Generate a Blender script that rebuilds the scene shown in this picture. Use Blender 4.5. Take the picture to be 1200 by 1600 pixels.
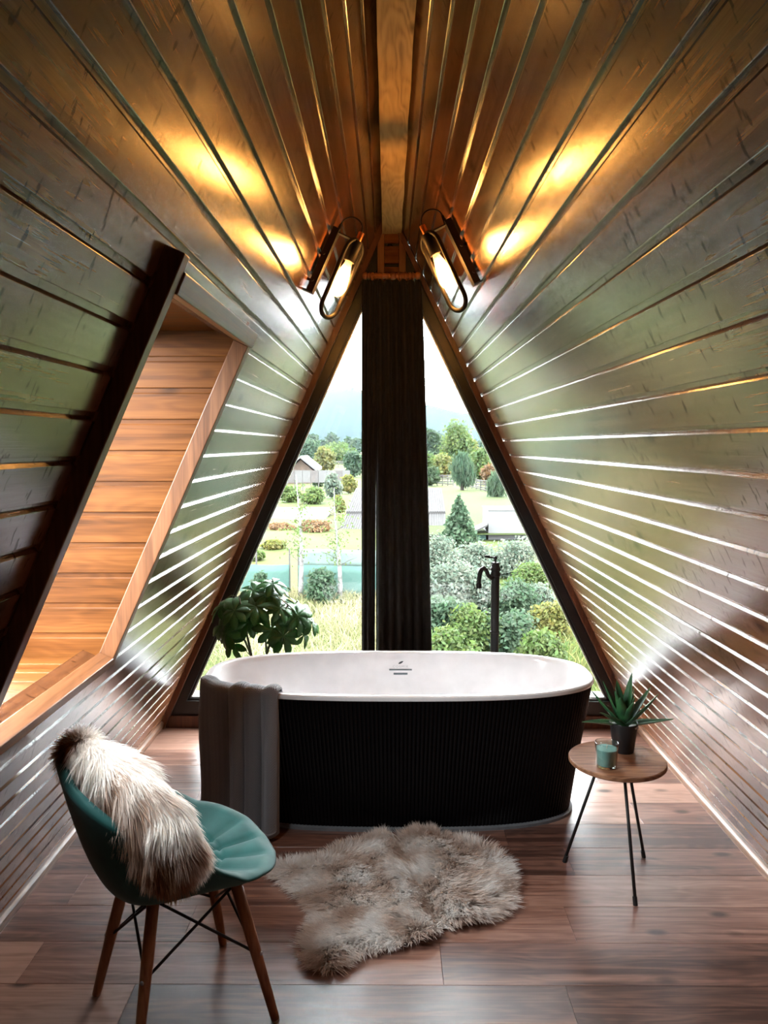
import bpy, math, random
import numpy as np
from mathutils import Vector, Matrix, noise as mnoise

for o in list(bpy.data.objects):
    bpy.data.objects.remove(o, do_unlink=True)
SC = bpy.context.scene
COL = SC.collection
PI = math.pi
random.seed(7)
rng = np.random.default_rng(7)

# ------------------------------------------------------------------ camera
cd = bpy.data.cameras.new('camera')
cam = bpy.data.objects.new('camera', cd)
COL.objects.link(cam)
cd.sensor_fit = 'VERTICAL'
cd.sensor_height = 24.0
cd.sensor_width = 18.0
cd.lens = 1220.0 / 1600.0 * 24.0
cd.clip_start = 0.05
cd.clip_end = 9000
cam.location = (0, 0, 1.6)
cam.rotation_euler = (PI / 2 - math.atan(103 / 1220), 0, math.atan(6 / 1220))
SC.camera = cam

# ------------------------------------------------------------------ world: bright overcast sky
W = bpy.data.worlds.new('overcast_sky')
SC.world = W
W.use_nodes = True
wn = W.node_tree
wn.nodes.clear()
bg = wn.nodes.new('ShaderNodeBackground')
wo = wn.nodes.new('ShaderNodeOutputWorld')
bg.inputs['Color'].default_value = (0.93, 0.97, 1.0, 1)
bg.inputs['Strength'].default_value = 30.0
wn.links.new(bg.outputs[0], wo.inputs[0])

# sky portals in the two window openings (they emit nothing, they only guide sampling)
def portal(name, loc, rot, sx, sy):
    ld = bpy.data.lights.new(name, 'AREA')
    ld.shape = 'RECTANGLE'
    ld.size = sx
    ld.size_y = sy
    ld.cycles.is_portal = True
    o = bpy.data.objects.new(name, ld)
    COL.objects.link(o)
    o.location = loc
    o.rotation_euler = rot
    return o
portal('sky_portal', (0.05, 4.5, 1.4), (-PI / 2, 0, 0), 2.8, 2.9)
portal('sky_portal', (-1.026, 1.92, 1.455), (0, -PI / 2 + math.atan2(1.317, 2.805), 0), 1.1, 0.8)

VS = SC.view_settings
VS.view_transform = 'Standard'
VS.look = 'None'
VS.exposure = 0.1
VS.gamma = 1.0
VS.use_curve_mapping = False
try:
    SC.cycles.max_bounces = 10
    SC.cycles.diffuse_bounces = 5
    SC.cycles.glossy_bounces = 5
    SC.cycles.transparent_max_bounces = 16
    SC.cycles.volume_bounces = 0
    SC.cycles.sample_clamp_indirect = 40.0
except Exception:
    pass

# ------------------------------------------------------------------ materials
MATS = {}
def new_mat(name):
    m = bpy.data.materials.new(name)
    m.use_nodes = True
    nt = m.node_tree
    p = nt.nodes['Principled BSDF']
    MATS[name] = m
    return m, nt, p

def ramp(nt, stops, interp='LINEAR'):
    r = nt.nodes.new('ShaderNodeValToRGB')
    r.color_ramp.interpolation = interp
    el = r.color_ramp.elements
    while len(el) < len(stops):
        el.new(0.5)
    for e, (pos, c) in zip(el, stops):
        e.position = pos
        e.color = (*c, 1) if len(c) == 3 else c
    return r

def mixc(nt, a, b, fac, mode='MIX'):
    m = nt.nodes.new('ShaderNodeMix')
    m.data_type = 'RGBA'
    m.blend_type = mode
    for k, v in ((0, fac), (6, a), (7, b)):
        if hasattr(v, 'is_linked') or hasattr(v, 'links'):
            nt.links.new(v, m.inputs[k])
        elif k == 0:
            m.inputs[k].default_value = v
        else:
            m.inputs[k].default_value = (*v, 1)
    return m.outputs[2]

def math_node(nt, op, a, b=0.0):
    n = nt.nodes.new('ShaderNodeMath')
    n.operation = op
    for k, v in ((0, a), (1, b)):
        if hasattr(v, 'links'):
            nt.links.new(v, n.inputs[k])
        else:
            n.inputs[k].default_value = v
    return n.outputs[0]

def wood(name, axis, dark, mid, light, rough=0.3, spec=0.5, grain=34.0, along=1.3, knots=True, bump=0.25, vary=0.35, coat=0.0, coat_rough=0.2, ring=0.07, distort=0.5):
    """grain runs along the given object axis; each board gets its own slice of the pattern"""
    m, nt, p = new_mat(name)
    tc = nt.nodes.new('ShaderNodeTexCoord')
    oi = nt.nodes.new('ShaderNodeObjectInfo')
    off = nt.nodes.new('ShaderNodeVectorMath'); off.operation = 'SCALE'
    cmb = nt.nodes.new('ShaderNodeCombineXYZ')
    for i, k in enumerate((17.0, 41.0, 29.0)):
        nt.links.new(math_node(nt, 'MULTIPLY', oi.outputs['Random'], k), cmb.inputs[i])
    add = nt.nodes.new('ShaderNodeVectorMath'); add.operation = 'ADD'
    nt.links.new(tc.outputs['Object'], add.inputs[0])
    nt.links.new(cmb.outputs[0], add.inputs[1])
    v = add.outputs[0]
    def mapped(a, b):
        mp = nt.nodes.new('ShaderNodeMapping')
        s = [a, a, a]; s['XYZ'.index(axis)] = b
        mp.inputs['Scale'].default_value = s
        nt.links.new(v, mp.inputs['Vector'])
        return mp.outputs[0]
    # broad figure that bends the grain
    n0 = nt.nodes.new('ShaderNodeTexNoise'); n0.inputs['Scale'].default_value = 1.0; n0.inputs['Detail'].default_value = 2
    nt.links.new(mapped(9, 1.8), n0.inputs['Vector'])
    n1 = nt.nodes.new('ShaderNodeTexNoise'); n1.inputs['Scale'].default_value = 1.0; n1.inputs['Detail'].default_value = 5
    n1.inputs['Roughness'].default_value = 0.62; n1.inputs['Distortion'].default_value = distort
    nt.links.new(mapped(grain, along), n1.inputs['Vector'])
    n2 = nt.nodes.new('ShaderNodeTexNoise'); n2.inputs['Scale'].default_value = 1.0; n2.inputs['Detail'].default_value = 3
    nt.links.new(mapped(grain * 6, along * 4), n2.inputs['Vector'])
    # growth rings
    rings = math_node(nt, 'SINE', math_node(nt, 'MULTIPLY', n0.outputs['Fac'], 75.0))
    f = math_node(nt, 'ADD', math_node(nt, 'MULTIPLY', n1.outputs['Fac'], 0.72), math_node(nt, 'MULTIPLY', rings, ring))
    f = math_node(nt, 'ADD', f, math_node(nt, 'MULTIPLY', n2.outputs['Fac'], 0.22))
    f = math_node(nt, 'ADD', f, math_node(nt, 'MULTIPLY', math_node(nt, 'SUBTRACT', oi.outputs['Random'], 0.5), vary * 0.5))
    r = ramp(nt, [(0.26, dark), (0.47, mid), (0.70, light)])
    nt.links.new(f, r.inputs[0])
    colr = r.outputs[0]
    if knots:
        vo = nt.nodes.new('ShaderNodeTexVoronoi'); vo.inputs['Scale'].default_value = 1.0
        nt.links.new(mapped(7.0, 3.4), vo.inputs['Vector'])
        kr = ramp(nt, [(0.06, (1, 1, 1)), (0.16, (0, 0, 0))])
        nt.links.new(vo.outputs['Distance'], kr.inputs[0])
        colr = mixc(nt, colr, tuple(c * 0.35 for c in dark), math_node(nt, 'MULTIPLY', kr.outputs[0], 0.85))
    nt.links.new(colr, p.inputs['Base Color'])
    p.inputs['Roughness'].default_value = rough
    p.inputs['Specular IOR Level'].default_value = spec
    p.inputs['Coat Weight'].default_value = coat
    p.inputs['Coat Roughness'].default_value = coat_rough
    rr = math_node(nt, 'ADD', math_node(nt, 'MULTIPLY', n1.outputs['Fac'], 0.16), rough - 0.08)
    nt.links.new(rr, p.inputs['Roughness'])
    b = nt.nodes.new('ShaderNodeBump')
    b.inputs['Strength'].default_value = bump
    b.inputs['Distance'].default_value = 0.0012
    h = math_node(nt, 'ADD', math_node(nt, 'MULTIPLY', n2.outputs['Fac'], 0.5), n1.outputs['Fac'])
    nt.links.new(h, b.inputs['Height'])
    nt.links.new(b.outputs[0], p.inputs['Normal'])
    if coat:
        # varnish film follows pores, knots and small dents
        b2 = nt.nodes.new('ShaderNodeBump')
        b2.inputs['Strength'].default_value = bump * 1.6
        b2.inputs['Distance'].default_value = 0.0012
        nd = nt.nodes.new('ShaderNodeTexNoise'); nd.inputs['Scale'].default_value = 1.0; nd.inputs['Detail'].default_value = 2
        nt.links.new(mapped(24.0, 70.0), nd.inputs['Vector'])
        dents = ramp(nt, [(0.63, (0, 0, 0)), (0.68, (1, 1, 1))])
        nt.links.new(nd.outputs['Fac'], dents.inputs[0])
        h2 = math_node(nt, 'ADD', math_node(nt, 'MULTIPLY', n2.outputs['Fac'], 0.5), math_node(nt, 'MULTIPLY', kr.outputs[0], -1.5))
        h2 = math_node(nt, 'ADD', h2, math_node(nt, 'MULTIPLY', dents.outputs[0], -0.9))
        nt.links.new(h2, b2.inputs['Height'])
        nt.links.new(b2.outputs[0], p.inputs['Coat Normal'])
        # bare spots: pores in dents and knots take no varnish
        bare = math_node(nt, 'MAXIMUM', dents.outputs[0], math_node(nt, 'MULTIPLY', kr.outputs[0], 0.8))
        nt.links.new(math_node(nt, 'MULTIPLY', math_node(nt, 'SUBTRACT', 1.0, math_node(nt, 'MULTIPLY', bare, 0.85)), coat), p.inputs['Coat Weight'])
        nt.links.new(math_node(nt, 'MULTIPLY', math_node(nt, 'SUBTRACT', 1.0, math_node(nt, 'MULTIPLY', bare, 0.7)), spec), p.inputs['Specular IOR Level'])
        nt.links.new(mixc(nt, colr, tuple(c * 0.3 for c in dark), math_node(nt, 'MULTIPLY', dents.outputs[0], 0.7)), p.inputs['Base Color'])
    return m

def plain(name, col, rough=0.5, spec=0.5, metal=0.0, noise_scale=0.0, noise_amt=0.15, sheen=0.0, bump=0.0, bump_scale=200.0, coat=0.0):
    m, nt, p = new_mat(name)
    p.inputs['Base Color'].default_value = (*col, 1)
    p.inputs['Roughness'].default_value = rough
    p.inputs['Specular IOR Level'].default_value = spec
    p.inputs['Metallic'].default_value = metal
    p.inputs['Sheen Weight'].default_value = sheen
    p.inputs['Coat Weight'].default_value = coat
    tc = nt.nodes.new('ShaderNodeTexCoord')
    n = nt.nodes.new('ShaderNodeTexNoise')
    n.inputs['Scale'].default_value = noise_scale or 12.0
    n.inputs['Detail'].default_value = 4
    nt.links.new(tc.outputs['Object'], n.inputs['Vector'])
    a = noise_amt if noise_scale else 0.05
    r = ramp(nt, [(0.3, tuple(c * (1 - a) for c in col)), (0.7, tuple(min(1, c * (1 + a)) for c in col))])
    nt.links.new(n.outputs['Fac'], r.inputs[0])
    nt.links.new(r.outputs[0], p.inputs['Base Color'])
    if bump:
        n2 = nt.nodes.new('ShaderNodeTexNoise')
        n2.inputs['Scale'].default_value = bump_scale
        nt.links.new(tc.outputs['Object'], n2.inputs['Vector'])
        b = nt.nodes.new('ShaderNodeBump')
        b.inputs['Strength'].default_value = bump
        b.inputs['Distance'].default_value = 0.003
        nt.links.new(n2.outputs['Fac'], b.inputs['Height'])
        nt.links.new(b.outputs[0], p.inputs['Normal'])
    return m

def glass(name, tint=(1, 1, 1), refl=1.0, body=0.0):
    m, nt, p = new_mat(name)
    out = nt.nodes['Material Output']
    nt.nodes.remove(p)
    t = nt.nodes.new('ShaderNodeBsdfTransparent'); t.inputs[0].default_value = (*tint, 1)
    g = nt.nodes.new('ShaderNodeBsdfGlossy'); g.inputs['Roughness'].default_value = 0.02
    lw = nt.nodes.new('ShaderNodeLayerWeight'); lw.inputs['Blend'].default_value = 0.5
    fr = math_node(nt, 'ADD', math_node(nt, 'MULTIPLY', math_node(nt, 'POWER', lw.outputs['Facing'], 5.0), 0.96), 0.04)
    mx = nt.nodes.new('ShaderNodeMixShader')
    nt.links.new(math_node(nt, 'MULTIPLY', fr, refl), mx.inputs[0])
    nt.links.new(t.outputs[0], mx.inputs[1])
    nt.links.new(g.outputs[0], mx.inputs[2])
    res = mx.outputs[0]
    if body:
        tl = nt.nodes.new('ShaderNodeBsdfTranslucent'); tl.inputs[0].default_value = (*tint, 1)
        m2 = nt.nodes.new('ShaderNodeMixShader'); m2.inputs[0].default_value = body
        nt.links.new(res, m2.inputs[1]); nt.links.new(tl.outputs[0], m2.inputs[2])
        res = m2.outputs[0]
    nt.links.new(res, out.inputs['Surface'])
    return m

def two_tone(name, a, b, scale, rough=0.7, spec=0.3, attr=None, trans=0.0, detail=3.0):
    """foliage, fur: noise between two colours, optionally times a point colour attribute"""
    m, nt, p = new_mat(name)
    tc = nt.nodes.new('ShaderNodeTexCoord')
    n = nt.nodes.new('ShaderNodeTexNoise')
    n.inputs['Scale'].default_value = scale
    n.inputs['Detail'].default_value = detail
    nt.links.new(tc.outputs['Object'], n.inputs['Vector'])
    r = ramp(nt, [(0.35, a), (0.65, b)])
    nt.links.new(n.outputs['Fac'], r.inputs[0])
    c = r.outputs[0]
    if attr:
        at = nt.nodes.new('ShaderNodeAttribute'); at.attribute_name = attr
        c = mixc(nt, c, at.outputs['Color'], 1.0, 'MULTIPLY')
    nt.links.new(c, p.inputs['Base Color'])
    p.inputs['Roughness'].default_value = rough
    p.inputs['Specular IOR Level'].default_value = spec
    if trans:
        out = nt.nodes['Material Output']
        tr = nt.nodes.new('ShaderNodeBsdfTranslucent')
        nt.links.new(c, tr.inputs[0])
        mx = nt.nodes.new('ShaderNodeMixShader'); mx.inputs[0].default_value = trans
        nt.links.new(p.outputs[0], mx.inputs[1]); nt.links.new(tr.outputs[0], mx.inputs[2])
        nt.links.new(mx.outputs[0], out.inputs['Surface'])
    return m

D, Mi, Li = (0.046, 0.015, 0.006), (0.128, 0.046, 0.0165), (0.205, 0.080, 0.030)
wall_wood = wood('varnished_pine_wall', 'Y', D, Mi, Li, grain=75, along=1.6, distort=0.15, ring=0.035, rough=0.24, spec=0.75, bump=0.07, coat=0.5, coat_rough=0.20)
cheek_wood = wood('varnished_pine_recess', 'X', (0.052, 0.016, 0.0035), (0.132, 0.043, 0.0088), (0.21, 0.076, 0.018), rough=0.38, spec=0.15, bump=0.12, ring=0.03)
back_wood = wood('varnished_pine_back', 'X', D, Mi, Li, rough=0.3, spec=0.6)
trim_wood = wood('casing_pine', 'Z', (0.09, 0.032, 0.012), (0.20, 0.08, 0.032), (0.29, 0.13, 0.058), rough=0.35, knots=False, ring=0.02)
trim_wood_y = wood('casing_pine_lengthwise', 'Y', (0.09, 0.032, 0.012), (0.20, 0.08, 0.032), (0.29, 0.13, 0.058), rough=0.35, knots=False, ring=0.02)
dark_trim = wood('dark_stained_trim', 'Z', (0.035, 0.011, 0.005), (0.10, 0.03, 0.012), (0.17, 0.055, 0.02), rough=0.35, knots=False, ring=0.02)
beam_wood = wood('rough_ridge_beam', 'Y', (0.13, 0.07, 0.02), (0.36, 0.22, 0.075), (0.48, 0.31, 0.12), rough=0.65, spec=0.3, grain=18, bump=0.6)
floor_wood = wood('laminate_floor', 'X', (0.062, 0.031, 0.024), (0.215, 0.108, 0.079), (0.42, 0.245, 0.185), rough=0.31, spec=0.7, grain=26, along=1.1, bump=0.10, vary=0.8, ring=0.03, distort=0.9)
base_wood = wood('baseboard_laminate', 'Y', (0.08, 0.04, 0.025), (0.20, 0.10, 0.06), (0.34, 0.19, 0.12), rough=0.42, knots=False)
table_wood = wood('side_table_walnut', 'X', (0.11, 0.045, 0.022), (0.27, 0.125, 0.065), (0.38, 0.19, 0.10), rough=0.45, grain=26, along=2.5, bump=0.1)
leg_wood = wood('beech_leg', 'Z', (0.19, 0.07, 0.028), (0.33, 0.135, 0.055), (0.42, 0.19, 0.085), rough=0.4, knots=False, bump=0.1)
rod_wood = wood('curtain_rod_wood', 'X', (0.13, 0.045, 0.016), (0.28, 0.10, 0.035), (0.38, 0.15, 0.055), rough=0.4, knots=False)
black_frame = plain('black_window_frame', (0.008, 0.008, 0.009), rough=0.35)
silver = plain('silver_spacer', (0.55, 0.56, 0.58), rough=0.3, metal=0.8)
sill_grey = plain('outer_sill_grey', (0.018, 0.018, 0.019), rough=0.6)
pane_glass = glass('window_glass', (0.97, 0.985, 0.98))
tub_black = plain('tub_black_acrylic', (0.0025, 0.0023, 0.0027), rough=0.25, spec=0.12)
tub_white = plain('tub_white_acrylic', (0.83, 0.82, 0.83), rough=0.12, spec=0.5)
plinth_grey = plain('tub_plinth_grey', (0.14, 0.145, 0.155), rough=0.35, noise_scale=40)
chrome = plain('chrome', (0.75, 0.77, 0.8), rough=0.15, metal=1.0)
slot_grey = plain('overflow_slot_grey', (0.10, 0.13, 0.15), rough=0.3)
mark_dark = plain('printed_mark_dark', (0.035, 0.04, 0.045), rough=0.5)
mark_pale = plain('printed_mark_pale', (0.52, 0.52, 0.54), rough=0.5)
black_metal = plain('black_metal', (0.010, 0.009, 0.009), rough=0.5, spec=0.35)
copper = plain('copper', (0.75, 0.36, 0.17), rough=0.3, metal=1.0)
bolt_steel = plain('steel_bolt', (0.4, 0.4, 0.42), rough=0.3, metal=1.0)
velvet = plain('teal_velvet', (0.0045, 0.062, 0.058), rough=0.7, spec=0.25, sheen=0.15, noise_scale=18, noise_amt=0.2, bump=0.1, bump_scale=500)
pot_black = plain('black_plastic_pot', (0.012, 0.011, 0.012), rough=0.45)
soil = plain('potting_soil', (0.03, 0.022, 0.016), rough=0.95, noise_scale=60, noise_amt=0.5, bump=0.8, bump_scale=90)
pebble = plain('pale_pebble', (0.42, 0.42, 0.42), rough=0.7, noise_scale=30)
wax = plain('teal_candle_wax', (0.16, 0.37, 0.35), rough=0.55, noise_scale=14, noise_amt=0.12)
wick_mat = plain('candle_wick', (0.55, 0.5, 0.42), rough=0.9)
candle_glass = glass('candle_glass', (0.93, 0.96, 0.95), 2.4)
bulb_glass = glass('amber_bulb_glass', (1.0, 0.87, 0.62), 1.0, body=0.22)
planter_mat = plain('woven_planter_grey', (0.11, 0.10, 0.09), rough=0.8, noise_scale=30, noise_amt=0.3)
stem_mat = plain('green_brown_stem', (0.09, 0.10, 0.04), rough=0.7)

mf, nt, p = new_mat('glowing_filament')
p.inputs['Base Color'].default_value = (1, 0.6, 0.2, 1)
p.inputs['Emission Color'].default_value = (1.0, 0.62, 0.25, 1)
p.inputs['Emission Strength'].default_value = 90.0
filament_mat = mf

# herringbone towel
m, nt, p = new_mat('herringbone_towel')
tc = nt.nodes.new('ShaderNodeTexCoord')
uvs = nt.nodes.new('ShaderNodeSeparateXYZ'); nt.links.new(tc.outputs['UV'], uvs.inputs[0])
tri = math_node(nt, 'PINGPONG', math_node(nt, 'MULTIPLY', uvs.outputs[0], 1.0), 0.016)
ln = math_node(nt, 'ADD', tri, uvs.outputs[1])
sn = math_node(nt, 'SINE', math_node(nt, 'MULTIPLY', ln, 2 * PI / 0.0065))
r = ramp(nt, [(0.2, (0.09, 0.093, 0.103)), (0.8, (0.31, 0.315, 0.345))])
nt.links.new(math_node(nt, 'ADD', math_node(nt, 'MULTIPLY', sn, 0.5), 0.5), r.inputs[0])
nt.links.new(r.outputs[0], p.inputs['Base Color'])
p.inputs['Roughness'].default_value = 0.9
p.inputs['Sheen Weight'].default_value = 0.3
b = nt.nodes.new('ShaderNodeBump'); b.inputs['Strength'].default_value = 0.5; b.inputs['Distance'].default_value = 0.002
nt.links.new(sn, b.inputs['Height']); nt.links.new(b.outputs[0], p.inputs['Normal'])
towel_mat = m
curtain_mat = plain('dark_olive_curtain', (0.013, 0.011, 0.009), rough=0.75, spec=0.2, sheen=0.05, noise_scale=25, noise_amt=0.2)

fur_mat = two_tone('sheepskin_fur', (0.86, 0.86, 0.86), (1, 1, 1), 40, rough=0.8, spec=0.2, attr='Col', trans=0.5)
hide_mat = plain('sheepskin_hide', (0.62, 0.54, 0.48), rough=0.9)
agave_mat = two_tone('agave_leaf', (0.012, 0.055, 0.022), (0.035, 0.12, 0.038), 22, rough=0.38, spec=0.5)
agave_edge = plain('agave_leaf_pale', (0.13, 0.24, 0.13), rough=0.45)
scheff_mat = two_tone('glossy_green_leaf', (0.025, 0.105, 0.026), (0.06, 0.19, 0.045), 30, rough=0.3, spec=0.6, trans=0.4)

# ------------------------------------------------------------------ mesh helpers
class MB:
    def __init__(s):
        s.v = []; s.f = []
    def add(s, verts, faces):
        b = len(s.v)
        s.v.extend([tuple(map(float, q)) for q in verts])
        s.f.extend([tuple(i + b for i in q) for q in faces])
        return s
    def box(s, x0, x1, y0, y1, z0, z1):
        return s.add([(x0, y0, z0), (x1, y0, z0), (x1, y1, z0), (x0, y1, z0), (x0, y0, z1), (x1, y0, z1), (x1, y1, z1), (x0, y1, z1)],
                     [(0, 3, 2, 1), (4, 5, 6, 7), (0, 1, 5, 4), (1, 2, 6, 5), (2, 3, 7, 6), (3, 0, 4, 7)])
    def hexa(s, P):
        return s.add(P, [(0, 3, 2, 1), (4, 5, 6, 7), (0, 1, 5, 4), (1, 2, 6, 5), (2, 3, 7, 6), (3, 0, 4, 7)])
    def prism_y(s, poly, y0, y1):
        n = len(poly)
        vs = [(x, y0, z) for x, z in poly] + [(x, y1, z) for x, z in poly]
        fs = [tuple(range(n)), tuple(range(2 * n - 1, n - 1, -1))]
        fs += [(i, i + n, (i + 1) % n + n, (i + 1) % n) for i in range(n)]
        return s.add(vs, fs)
    def grid(s, P, wrap=False):
        """P[i][j] -> 3d points; wrap closes j"""
        P = np.asarray(P, float); a, b = P.shape[:2]
        fs = []
        for i in range(a - 1):
            for j in range(b if wrap else b - 1):
                j2 = (j + 1) % b
                fs.append((i * b + j, i * b + j2, (i + 1) * b + j2, (i + 1) * b + j))
        return s.add(P.reshape(-1, 3), fs)
    def tube(s, pts, rad, n=10, closed=False, cap=True):
        pts = [Vector(q) for q in pts]
        k = len(pts)
        if not hasattr(rad, '__len__'):
            rad = [rad] * k
        rows = []
        prev = None
        for i in range(k):
            if closed:
                t = pts[(i + 1) % k] - pts[i - 1]
            else:
                t = pts[min(i + 1, k - 1)] - pts[max(i - 1, 0)]
            t.normalize()
            if prev is None:
                a = t.cross(Vector((0, 0, 1)))
                if a.length < 0.1:
                    a = t.cross(Vector((1, 0, 0)))
            else:
                a = prev - t * prev.dot(t)
            a.normalize(); prev = a
            bb = t.cross(a)
            rows.append([pts[i] + (a * math.cos(2 * PI * j / n) + bb * math.sin(2 * PI * j / n)) * rad[i] for j in range(n)])
        base = len(s.v)
        if closed:
            rows.append(rows[0])
        s.grid(rows, wrap=True)
        if cap and not closed:
            s.f.append(tuple(base + j for j in range(n))[::-1])
            s.f.append(tuple(base + (k - 1) * n + j for j in range(n)))
        return s
    def lathe(s, prof, n=32, c=(0, 0, 0), cap=True):
        rows = [[(c[0] + r * math.cos(2 * PI * j / n), c[1] + r * math.sin(2 * PI * j / n), c[2] + z) for j in range(n)] for r, z in prof]
        base = len(s.v)
        s.grid(rows, wrap=True)
        if cap:
            s.f.append(tuple(base + j for j in range(n))[::-1])
            s.f.append(tuple(base + (len(prof) - 1) * n + j for j in range(n)))
        return s
    def mesh(s, name, mat, smooth=False):
        me = bpy.data.meshes.new(name)
        me.from_pydata(s.v, [], s.f)
        if smooth:
            me.polygons.foreach_set('use_smooth', [True] * len(me.polygons))
        if mat is not None:
            me.materials.append(mat)
        me.update()
        return me

WL = {}     # world location of every parent, so children can be given in world coordinates
def link(name, me, parent=None, loc=(0, 0, 0)):
    o = bpy.data.objects.new(name, me)
    COL.objects.link(o)
    o.location = loc
    if parent is not None:
        o.parent = parent
    return o

def recenter(me, loc):
    n = len(me.vertices)
    co = np.empty(n * 3); me.vertices.foreach_get('co', co)
    co = (co.reshape(-1, 3) - np.array(loc)).ravel()
    me.vertices.foreach_set('co', co); me.update()

def part(name, mb, mat, parent=None, smooth=False, auto=None, origin=None):
    """mesh given in WORLD coordinates; becomes a child of parent, origin at its own base"""
    me = mb.mesh(name, mat, smooth or auto is not None)
    if auto is not None:
        me.set_sharp_from_angle(angle=math.radians(auto))
    if origin is None:
        co = np.array(mb.v); origin = (co.min(0) + co.max(0)) / 2; origin[2] = co[:, 2].min()
    recenter(me, origin)
    pl = np.array(WL[parent.name]) if parent is not None else np.zeros(3)
    o = link(name, me, parent, np.array(origin) - pl)
    WL[o.name] = tuple(origin)
    return o

def thing(name, label, cat, loc, group=None):
    o = bpy.data.objects.new(name, None)
    o.empty_display_size = 0.1
    COL.objects.link(o); o.location = loc
    o['label'] = label; o['category'] = cat
    if group: o['group'] = group
    WL[o.name] = tuple(loc)
    return o

def tag(o, label, cat, group=None, kind=None):
    o['label'] = label; o['category'] = cat
    if group: o['group'] = group
    if kind: o['kind'] = kind
    return o

def struct(o):
    o['kind'] = 'structure'
    return o

def fast_mesh(name, verts, quads=None, tris=None, mat=None, col=None, smooth=False):
    """numpy arrays straight into a mesh"""
    me = bpy.data.meshes.new(name)
    verts = np.asarray(verts, np.float32)
    nq = 0 if quads is None else len(quads); ntr = 0 if tris is None else len(tris)
    me.vertices.add(len(verts)); me.vertices.foreach_set('co', verts.ravel())
    idx = []; starts = []; tot = []
    pos = 0
    if nq:
        idx.append(np.asarray(quads, np.int32).ravel()); starts.append(np.arange(nq) * 4); tot.append(np.full(nq, 4)); pos = nq * 4
    if ntr:
        idx.append(np.asarray(tris, np.int32).ravel()); starts.append(pos + np.arange(ntr) * 3); tot.append(np.full(ntr, 3))
    idx = np.concatenate(idx)
    me.loops.add(len(idx)); me.loops.foreach_set('vertex_index', idx)
    me.polygons.add(nq + ntr)
    me.polygons.foreach_set('loop_start', np.concatenate(starts).astype(np.int32))
    me.polygons.foreach_set('loop_total', np.concatenate(tot).astype(np.int32))
    if smooth:
        me.polygons.foreach_set('use_smooth', np.ones(nq + ntr, bool))
    if col is not None:
        a = me.color_attributes.new('Col', 'FLOAT_COLOR', 'POINT')
        c4 = np.ones((len(verts), 4), np.float32); c4[:, :3] = col
        a.data.foreach_set('color', c4.ravel())
    if mat is not None: me.materials.append(mat)
    me.update(calc_edges=True)
    me.validate()
    return me

# ------------------------------------------------------------------ the A-frame shell
APEX = np.array([0.008, 0, 2.893])
PL = np.array([-1.301, 0, 0.0]); UL = (APEX - PL); LENL = np.linalg.norm(UL); UL = UL / LENL; NL = np.array([UL[2], 0, -UL[0]])
PR = np.array([1.425, 0, 0.0]); UR = (APEX - PR); LENR = np.linalg.norm(UR); UR = UR / LENR; NR = np.array([-UR[2], 0, UR[0]])
WY = 4.374          # gable plane
Y0 = -1.6           # back of the room
PITCH = 0.0905
Z_ = np.array([0, 1.0, 0])
def wl(s, y, n): return PL + UL * s + NL * n + Z_ * y
def wr(s, y, n): return PR + UR * s + NR * n + Z_ * y

def wallbox(W_, mb, s0, s1, y0, y1, n0, n1):
    P = [W_(s0, y0, n0), W_(s0, y1, n0), W_(s0, y1, n1), W_(s0, y0, n1), W_(s1, y0, n0), W_(s1, y1, n0), W_(s1, y1, n1), W_(s1, y0, n1)]
    return mb.hexa(P)

# recess (dormer) in the left slope
OY0, OY1 = 1.525, 2.31
OS0, OS1 = 1.055, 2.09
OZ0, OZ1 = 0.967, 1.935
GN = -0.285          # the roof window lies parallel to the slope, this deep in the recess

mb = MB()
TH = -0.012
for (s0, s1, y0, y1) in ((-0.02, OS0, Y0, WY + .1), (OS1, LENL, Y0, WY + .1), (OS0, OS1, Y0, OY0 - .03), (OS0, OS1, OY1 + .03, WY + .1)):
    wallbox(wl, mb, s0, s1, y0, y1, -0.06, TH)
wall_left = struct(part('wall_left', mb, wall_wood, origin=(0, 0, 0)))
mb = MB(); wallbox(wr, mb, -0.02, LENR, Y0, WY + .1, -0.06, TH)
wall_right = struct(part('wall_right', mb, wall_wood, origin=(0, 0, 0)))

def plank_mesh(u, nrm, y0, y1, name, pitch=PITCH, s_hi=None):
    """face, small round-over, recessed tongue; baked in world orientation around its lower edge"""
    t = pitch if s_hi is None else s_hi
    prof = [(0.0006, -0.0115), (0.0006, -0.0012), (0.0018, 0.0), (0.0725, 0.0), (0.0733, -0.0003), (0.0787, -0.0062), (0.0789, -0.0088), (t + .003, -0.0088), (t + .003, -0.0115)]
    n = len(prof)
    vs = [u * a + nrm * b + Z_ * y for y in (y0, y1) for a, b in prof]
    fs = [(i, (i + 1) % n, (i + 1) % n + n, i + n) for i in range(n)] + [tuple(range(n))[::-1], tuple(range(n, 2 * n))]
    mb = MB().add(vs, fs)
    return mb.mesh(name, wall_wood)

S0 = 1.8145 - 20 * PITCH - 0.0787 - 0.0015   # lower edge of plank 0 so that shoulders fall on the measured lines
def planks(wall, P, u, nrm, L, hole):
    full = plank_mesh(u, nrm, Y0, WY + 0.02, 'plank')
    near = plank_mesh(u, nrm, Y0, OY0 - 0.005, 'plank') if hole else None
    far = plank_mesh(u, nrm, OY1 + 0.005, WY + 0.02, 'plank') if hole else None
    k = -1
    while True:
        s = S0 + k * PITCH
        if s > L - 0.12: break
        k += 1
        if s < -0.05: continue
        loc = P + u * s
        if hole and s + PITCH > OS0 + .03 and s < OS1 - .03:
            link('plank', near, wall, loc); link('plank', far, wall, loc)
        else:
            link('plank', full, wall, loc)
planks(wall_left, PL, UL, NL, LENL, True)
planks(wall_right, PR, UR, NR, LENR, False)

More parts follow.
